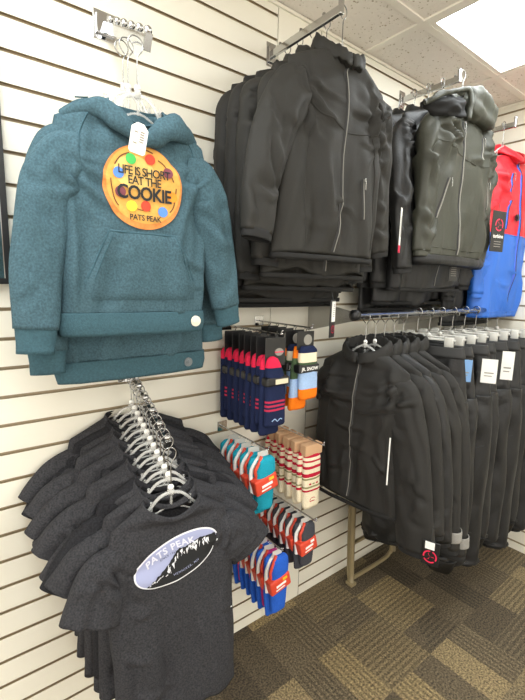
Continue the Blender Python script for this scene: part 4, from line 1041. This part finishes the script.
def row(fn_list, x, z, n, y0, y1, names, rzs=.1, pegl=None, L=.30):
    protos = [f('') for f in fn_list]
    for k in range(n):
        u = k / (n - 1); i = k % len(protos) if k else 0
        o = protos[i] if k < len(protos) else copy_tree(protos[i])
        o.scale = (1.12, 1.1, 1.1)
        o.location = (x + .004 * math.sin(k * 5.1), y0 + (y1 - y0) * u, z - .009); o.rotation_euler = (.0, 0, rzs * math.sin(k * 3.7 + .6) - .08)
        o['label'] = names(k)
    peg(pegl, x, z, L)
def namer(what, where, n):
    o = ['front', 'second', 'third', 'fourth', 'fifth', 'sixth', 'seventh']
    return lambda k: ('rearmost %s, %s' % (what, where)) if k == n - 1 else '%s %s, %s' % (o[k], what, where)
row([pack_navy], .80, 1.275, 7, -.275, -.06, namer('navy ski socks with red toe and stripes', 'left row of the top pegs', 7), .10, 'wire peg holding the navy and red socks', .30)
row([pack_snow], .945, 1.285, 5, -.255, -.06, namer('pale blue and orange junior socks on black card', 'right row of the top pegs', 5), .10, 'wire peg holding the orange and blue socks', .28)
row([lambda l: pack_folded(l, c_tl, c_tl, 'teal socks with red-orange labels')], .785, .905, 5, -.245, -.07, namer('teal socks with a red-orange label', 'middle peg beside the cream socks', 5), .08, 'wire peg holding the teal socks', .27)
row([pack_cream], 1.005, .880, 5, -.245, -.06, namer('cream and red patterned socks', 'hanging from the middle right peg', 5), .08, 'wire peg holding the cream patterned socks', .30)
row([lambda l: pack_folded(l, c_ch, c_ch, 'charcoal socks with red-orange labels', tall=.115, wdt=.030)], .985, .605, 6, -.25, -.05, namer('charcoal socks with a red-orange label', 'low peg under the cream socks', 6), .08, 'wire peg holding the charcoal socks', .30)
row([lambda l: pack_folded(l, c_bl, c_bl, 'blue and magenta socks on the lowest peg', tall=.16), lambda l: pack_folded(l, c_mg, c_bl, 'blue and magenta socks on the lowest peg', tall=.16)], .86, .525, 6, -.245, -.05, lambda k: ['front bright blue socks with red-orange label, lowest peg', 'magenta and blue socks right behind the front bright blue pair', 'blue socks third from the front on the lowest peg', 'magenta socks fourth from the front on the lowest peg', 'blue socks fifth from the front on the lowest peg', 'rearmost magenta socks on the lowest peg'][k], .08, 'wire peg holding the blue and magenta socks', .27)

# ------------------------------------------------------------------ folding stand under the jackets
t = thing('folding_stand', 'tan metal folding stand with looped feet behind the rail jackets', 'stand', (1.47, -.08, 0))
def bar(pts, r=.011, name='leg'): return obj(name, tube(catmull(pts, 6), r, 10), m_tan, t)
bar([(-.005, -.022, .013), (-.003, -.01, .3), (0, .0, .6), (.0, .0, .98)], .012)
bar([(.012, .025, .60), (.008, .018, .3), (.004, .004, .06), (.004, -.002, .013)], .010)
bar([(.01, -.012, .020), (.12, -.01, .014), (.27, -.01, .014), (.315, -.01, .03), (.33, -.01, .08), (.32, -.005, .5), (.32, 0, .98)], .010, 'looped_foot')
bar([(.37, .0, .013), (.355, .01, .3), (.345, .02, .98)], .011)
bar([(.0, -.005, .20), (.32, -.006, .20)], .008, 'crossbar')
bar([(.0, 0, .98), (.345, .0, .98)], .010, 'top_bar')
bm = bmesh.new(); add_box(bm, -.022, .014, -.040, .0, 0, .016, bev=.003); obj('foot_cap', bm, m_tan, t, False)

# ------------------------------------------------------------------ mirror and cartons it reflects
t = thing('wall_mirror', 'black framed mirror hanging on the slatwall left of the hoodies', 'mirror', (-.25, -.004, 1.405))
bm = bmesh.new(); W_, H_ = .40, .85
for a in ((-W_, W_, 0, .014), (-W_, W_, H_ - .014, H_), (-W_, -W_ + .014, .014, H_ - .014), (W_ - .014, W_, .014, H_ - .014)): add_box(bm, a[0], a[1], -.018, .0, a[2], a[3])
obj('frame', bm, m_blackp, t, False)
obj('glass', box(-W_ + .013, W_ - .013, -.008, -.002, .013, H_ - .013), mat('mirror_glass', 'e8ecea', .02, 1), t, False)
m_card = mat('cardboard', 'b8875a', .8, 0, 30, .08)
t = thing('added_shelf', 'white metal shelf unit added behind the camera for the mirror to reflect', 'shelf', (-.95, -3.2, 0))  # made-up shelf out of view, carries the cartons and fills the mirror's reflection
bm = bmesh.new()
for z in (.3, .9, 1.5): add_box(bm, -.5, .9, -.2, .2, z - .02, z)
obj('shelf_board', bm, m_white, t, False)
bm = bmesh.new()
for x in (-.5, .88):
    for y in (-.2, .18): add_box(bm, x, x + .02, y, y + .02, 0, 2.0)
obj('upright', bm, m_white, t, False)
for k, (x, z, w_, h) in enumerate(((-1.2, 1.5, .42, .32), (-.72, 1.5, .44, .28), (-.28, 1.5, .36, .34), (-1.2, .9, .42, .36), (-.70, .9, .46, .34), (-.22, .9, .36, .40))):
    b = thing('cardboard_box', 'brown cardboard carton with white label, %s shelf, %s (seen in the mirror)' % ('top' if z > 1.2 else 'middle', ['left', 'centre', 'right'][k % 3]), 'box', (x, -3.2, z + .001), 0, 'cardboard cartons on the shelf')
    obj('carton', box(-w_/2, w_/2, -.17, .17, 0, h, bev=.004), m_card, b, False)
    obj('label', box(-w_ * .3, w_ * .1, .1705, .1715, h * .3, h * .6), m_paper, b, False)
